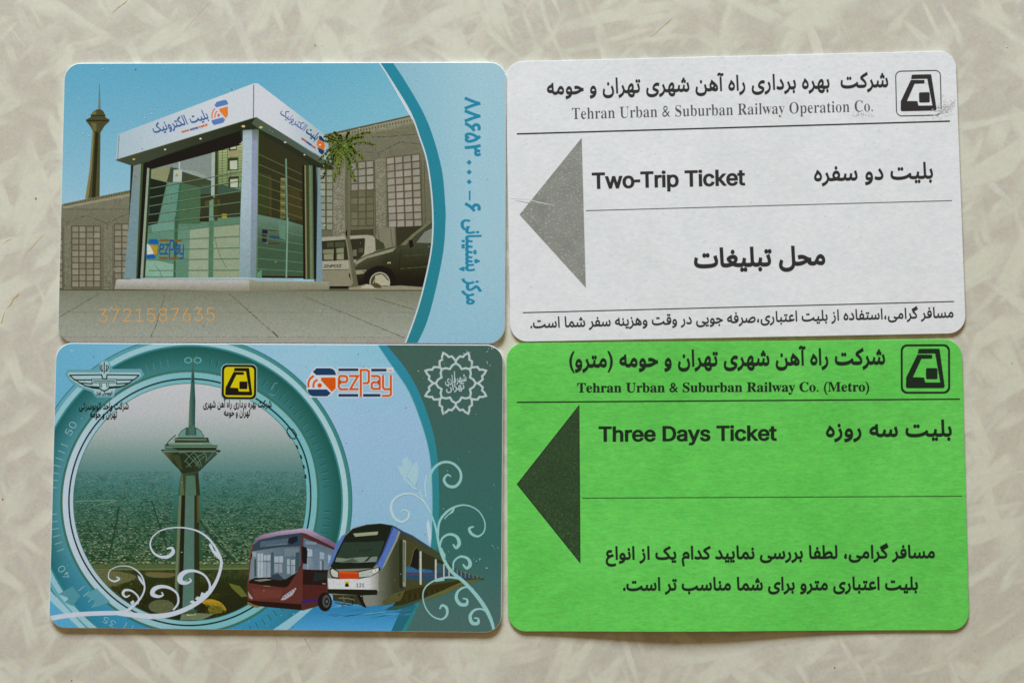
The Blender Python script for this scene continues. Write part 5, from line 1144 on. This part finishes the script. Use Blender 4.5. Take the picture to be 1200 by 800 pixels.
k.fill(H([(274, 534), (520, 538), (526, 546), (522, 564), (440, 566), (276, 556)]), (34, 38, 28))
k.fill(H([(300, 562), (450, 566), (460, 622), (430, 612), (300, 590)]), (58, 62, 46)); k.fill(H([(420, 566), (440, 566), (470, 628), (450, 622)]), (28, 30, 24)); k.stroke(H([(350, 570), (360, 605), (345, 618)]), 1.6, (96, 98, 84)); k.stroke(H([(395, 570), (400, 610)]), 1.4, (30, 30, 22)); k.stroke(H([(330, 580), (380, 582), (410, 590)]), 1.2, (120, 118, 90)); k.stroke(H([(310, 600), (350, 610), (400, 615)]), 1.0, (60, 80, 70))
k.fill(H([(640, 285), (652, 288), (650, 540), (634, 520), (632, 300)]), (44, 52, 42)); k.fill(H([(652, 286), (668, 292), (666, 524), (652, 520)]), (148, 158, 132)); k.fill(H([(655, 300), (661, 300), (659, 500), (655, 500)]), (66, 88, 78)); k.ell(*H([(612, 488)])[0], 1, .8, (150, 84, 50), 8)
k.fill(H([(606, 216), (640, 236), (780, 325), (790, 338), (700, 280), (640, 250)]), (54, 74, 120)); k.fill(H([(545, 600), (600, 560), (664, 540), (640, 592), (560, 616)]), (92, 92, 58)); k.stroke(H([(628, 570), (640, 555)]), 1, (44, 44, 30))
k.done()

k = Ink(bl, 'edge_arrow')
k.fill(G([(80, 560), (150, 520), (190, 570), (150, 620), (110, 600), (135, 580)]), (86, 152, 168)); k.fill(G([(215, 565), (270, 530), (310, 570), (340, 600), (300, 615), (240, 630), (265, 595)]), (96, 160, 178)); k.done()

# --- swirls
def swirl(k, fn, pts, wds, col, blob=True):
    P = fn(pts); k.stroke(P, [w_ / 4.2857 for w_ in wds], col, smooth=7)
    if blob: k.ell(P[-1][0], P[-1][1], wds[-1] / 8.571, wds[-1] / 8.571, col, 14)
k = Ink(bl, 'white_swirl'); WH = (204, 216, 232)
k.stroke(G([(30, 684), (120, 668), (240, 658), (400, 654)]), [5.6, 5.6, 5.2, 5.2], WH, smooth=5)
swirl(k, G, [(380, 655), (480, 668), (560, 672), (650, 660), (740, 625), (820, 570), (870, 500), (896, 420), (890, 370), (850, 300), (800, 255), (740, 232), (670, 226), (600, 238), (555, 270), (540, 310), (555, 350), (590, 372), (630, 372), (655, 350), (648, 328), (625, 332)], [24, 26, 26, 24, 22, 20, 16, 14, 13, 10, 9, 7, 6, 6, 6, 7, 9, 13, 17, 18, 12, 7], WH)
swirl(k, G, [(655, 640), (680, 605), (676, 560), (640, 530), (595, 522), (560, 535), (552, 560), (580, 572), (604, 565), (598, 552)], [8, 10, 9, 13, 17, 22, 22, 14, 8, 6], WH)
swirl(k, G, [(832, 560), (840, 515), (815, 468), (770, 445), (725, 446), (695, 466), (692, 495), (720, 505), (745, 494), (738, 482)], [12, 11, 10, 12, 18, 26, 26, 15, 8, 6], WH)
swirl(k, G, [(400, 655), (450, 625), (495, 575), (512, 525), (495, 465), (445, 425), (385, 420), (338, 442), (332, 480), (360, 496), (385, 484), (372, 474)], [16, 13, 9, 8, 7, 5, 4, 4, 6, 9, 9, 6], WH)
swirl(k, G, [(478, 610), (480, 575), (450, 545), (415, 540), (403, 558), (418, 574), (436, 566)], [6, 8, 9, 12, 13, 9, 6], WH)
for P in ([(765, 585), (775, 572), (790, 574), (798, 550), (815, 556), (826, 543), (838, 556), (830, 575), (790, 600)], [(738, 600), (750, 590), (765, 596), (760, 612)], [(834, 315), (840, 305), (852, 318), (860, 340), (880, 352), (888, 372), (895, 395), (880, 380), (866, 366), (852, 350)], [(476, 465), (490, 475), (505, 500), (508, 520), (496, 505), (484, 488)], [(440, 600), (455, 590), (462, 602), (448, 618)]): k.fill(G(P), WH)
k.done()
k = Ink(bl, 'pale_swirl'); TL_ = (152, 206, 208)
swirl(k, H, [(1110, 742), (1095, 690), (1066, 630), (1020, 565), (960, 500), (900, 450), (860, 390), (835, 320), (820, 240), (800, 175), (765, 100), (735, 30), (690, -20)], [14, 17, 20, 19, 17, 16, 15, 13, 11, 9, 7, 5, 3], TL_, False)
swirl(k, H, [(828, 270), (835, 200), (870, 150), (920, 120), (975, 115), (1030, 142), (1062, 195), (1060, 245), (1030, 270), (998, 258), (985, 232), (1005, 222)], [10, 11, 12, 9, 7, 6, 6, 7, 10, 14, 12, 8], TL_)
swirl(k, H, [(838, 320), (850, 280), (885, 260), (922, 272), (935, 305), (920, 328), (905, 312)], [8, 10, 12, 15, 18, 14, 8], TL_)
swirl(k, H, [(905, 440), (908, 398), (940, 372), (978, 382), (990, 412), (972, 430), (955, 412)], [8, 9, 11, 14, 18, 14, 8], TL_)
swirl(k, H, [(940, 482), (880, 476), (820, 488), (770, 520), (752, 565), (765, 625), (800, 670), (845, 686), (872, 665), (872, 630), (850, 616), (838, 632)], [12, 10, 8, 7, 6, 6, 7, 9, 12, 14, 12, 8], TL_)
swirl(k, H, [(1005, 535), (965, 525), (930, 545), (920, 580), (940, 610), (970, 612), (975, 588), (955, 582)], [8, 9, 12, 16, 18, 16, 10, 7], TL_)
swirl(k, H, [(1085, 660), (1050, 636), (1012, 640), (990, 670), (1000, 704), (1028, 706), (1030, 684), (1012, 680)], [8, 9, 12, 16, 18, 16, 10, 7], TL_)
swirl(k, F, [(782, 770), (785, 715), (805, 660), (850, 628), (900, 632), (938, 668), (942, 715), (915, 748), (878, 745), (858, 715), (875, 690), (892, 698)], [12, 13, 13, 12, 12, 12, 13, 14, 14, 12, 9, 6], TL_)
for P in ([(860, 180), (872, 165), (890, 150), (905, 130), (915, 124), (905, 150), (880, 165), (862, 185)], [(835, 320), (850, 330), (858, 350), (866, 360), (866, 380), (855, 370)], [(1000, 540), (1010, 550), (1025, 560), (1040, 575), (1055, 600), (1040, 600), (1015, 575)], [(800, 495), (815, 488), (830, 490), (860, 478), (860, 492), (820, 498)]): k.fill(H(P), TL_)
k.done()
k = Ink(bl, 'faint_flower'); FL = (190, 220, 230)
swirl(k, H, [(790, 150), (760, 100), (710, 62), (655, 58), (608, 85), (592, 130), (608, 175), (645, 198), (678, 178), (680, 148), (655, 138), (640, 150)], [6, 7, 8, 10, 12, 13, 13, 12, 11, 9, 7, 5], FL)
for P in ([(622, 640), (650, 650), (648, 612), (672, 600), (700, 638), (668, 700), (690, 745), (660, 720), (640, 680)], [(700, 645), (722, 618), (732, 660), (728, 710), (712, 750), (672, 700)], [(668, 705), (712, 750), (735, 770), (705, 765), (675, 735)]): k.fill(F(P), (172, 210, 226))
k.fill(H([(770, 210), (780, 180), (792, 230), (795, 280), (785, 320), (778, 270)]), (196, 220, 232)); k.stroke(F([(735, 765), (742, 790), (760, 830)]), 1.2, FL); k.stroke(F([(770, 690), (762, 740), (768, 800)]), 1.2, FL)
k.done()

# --- crests and logos
k = Ink(bl, 'company_crest')
k.fill(b1([(55, 240), (75, 195), (380, 195), (400, 130), (450, 95), (500, 130), (530, 190), (820, 190), (850, 250), (800, 300), (640, 380), (560, 430), (540, 480), (370, 480), (320, 420), (180, 370), (100, 310)]), (106, 164, 180))
k.fill(b1([(80, 240), (95, 225), (410, 225), (400, 160), (430, 115), (480, 115), (500, 160), (490, 225), (800, 225), (820, 255), (700, 340), (560, 385), (535, 455), (360, 460), (340, 400), (220, 365), (110, 290)]), (168, 204, 212))
DKC = (28, 42, 40); o_ = (b1([(447, 175)])[0]); k.up(); k.hold = True
for q in (-4, -2.4, 0, 2.4, 4): k.stroke([(o_[0] + q * .95, o_[1] - 4.6 + abs(q) * .5), (o_[0] + q * 1.25, o_[1]), (o_[0] + q * .7, o_[1] + 5)], 1.1, DKC, smooth=3)
k.hold = False
k.stroke(b1([(447, 120), (447, 235)]), 1.3, DKC)
for pts_ in ([(98, 252), (420, 248), (432, 290), (470, 290), (476, 248), (800, 252)], [(98, 252), (150, 300), (320, 300)], [(800, 252), (745, 298), (570, 300)], [(150, 292), (200, 330), (330, 340)], [(745, 292), (700, 332), (566, 340)], [(195, 325), (260, 362), (400, 374)], [(700, 330), (640, 362), (490, 374)], [(250, 356), (330, 380), (405, 388), (425, 405), (450, 410), (475, 400), (495, 384), (600, 372), (650, 356)]):
    k.stroke(b1(pts_), 1.5, DKC)
k.stroke(b1([(322, 292), (572, 292), (572, 328), (322, 328)]), .8, DKC, closed=True); k.stroke(b1([(335, 311), (560, 311)]), 1.2, (70, 92, 86)); k.up(); k.hold = True
for X in (400, 415, 470, 490): k.stroke(b1([(X, 336), (X + 6, 376)]), .9, DKC)
k.fill(b1([(436, 342), (456, 342), (462, 372), (474, 384), (420, 384), (432, 372)]), (196, 216, 214)); k.hold = False
k.text(shape('اتوبوسرانی تهران'), b1([(360, 446)])[0], b1([(530, 446)])[0], 5.6, (40, 52, 46), bold=(.05, .05))
SH = (26, 32, 30)
k.text(shape('شرکت واحد اتوبوسرانی'), E([(182, 362)])[0], E([(432, 360)])[0], 11.2, SH, bold=(.022, .05)); k.text(shape('تهران و حومه'), E([(238, 402)])[0], E([(374, 402)])[0], 11, SH, bold=(.022, .05)); k.done()
ey = metro_emblem(bl, 260.1, 427.0, 40.4, .01, (34, 34, 26), back=(216, 202, 20))
k = Ink(bl, 'metro_company_name')
k.text(shape('شرکت بهره برداری راه آهن شهری'), E([(806, 352)])[0], E([(1150, 350)])[0], 11.4, (20, 22, 24), bold=(.022, .05)); k.text(shape('تهران و حومه'), E([(910, 394)])[0], E([(1042, 394)])[0], 11, (20, 22, 24), bold=(.022, .05)); k.done()
pay_logo(bl, 'company_logo', None, affine((360, 431), (.1, 0), (0, .1)), (216, 92, 22), (34, 66, 106), white=(216, 222, 230))
# rosette
k = Ink(bl, 'rosette_emblem'); RO = (190, 208, 214); ox, oy = 534.1, 448.9
inner_ = [(45, 207), (56.6, 189), (67.5, 160), (78.4, 189)]
outer_ = [(45, 232), (49.0, 256), (53.5, 284), (60.3, 284), (62.6, 310), (64.8, 324), (67.5, 342), (70.2, 324), (72.4, 310), (74.7, 284), (81.5, 284), (86, 256)]
def polar(L): return [(ox + r / 8.889 * math.cos(math.radians(a)), oy - r / 8.889 * math.sin(math.radians(a))) for a, r in L]
ii, oo = [], []
for q in range(8): ii += [(a + 45 * q, r) for a, r in inner_]; oo += [(a + 45 * q, r) for a, r in outer_]
k.stroke(polar(ii), 2.4, RO, closed=True, smooth=0); k.stroke(polar(oo), 2.4, RO, closed=True)
k.up(); k.hold = True
for q in range(8):
    a = 45 * q; k.stroke(polar([(a, 204), (a, 236)]), 2.6, RO)
k.hold = False
k.text(shape('شهرداری'), b5([(282, 392)])[0], b5([(506, 366)])[0], 12.5, RO, bold=(.02, .02)); k.text(shape('تهران'), b5([(292, 470)])[0], b5([(486, 446)])[0], 11.5, RO, bold=(.02, .02)); k.stroke(b5([(378, 265), (382, 430)]), 1.1, RO); k.done()
k = Ink(bl, 'dial_marks')   # little dark ring and four dashes riding the inner band of the dial
def on_ring(r, a): r += bulge(140, math.radians(a)); return (CX + r * math.cos(math.radians(a)), CY + r * KY * math.sin(math.radians(a)))
k.stroke([on_ring(139, -36.3), on_ring(143.2, -34.4), on_ring(143, -31.5), on_ring(138.5, -30.4), on_ring(134.8, -32), on_ring(135.2, -35)], 1.2, (22, 38, 38), closed=True)
for a_ in (-26.6, -21.6, -16.8, -12.2): k.stroke([on_ring(136.6, a_ - .95), on_ring(136.6, a_ + .95)], 2.0, (24, 40, 40))
k.done()
dust(bl, [(83, 412), (546, 412), (572, 425), (559, 655), (580, 640), (475, 478), (220, 680), (430, 480), (575, 408)], 110, (66, 408, 583, 735), 9)
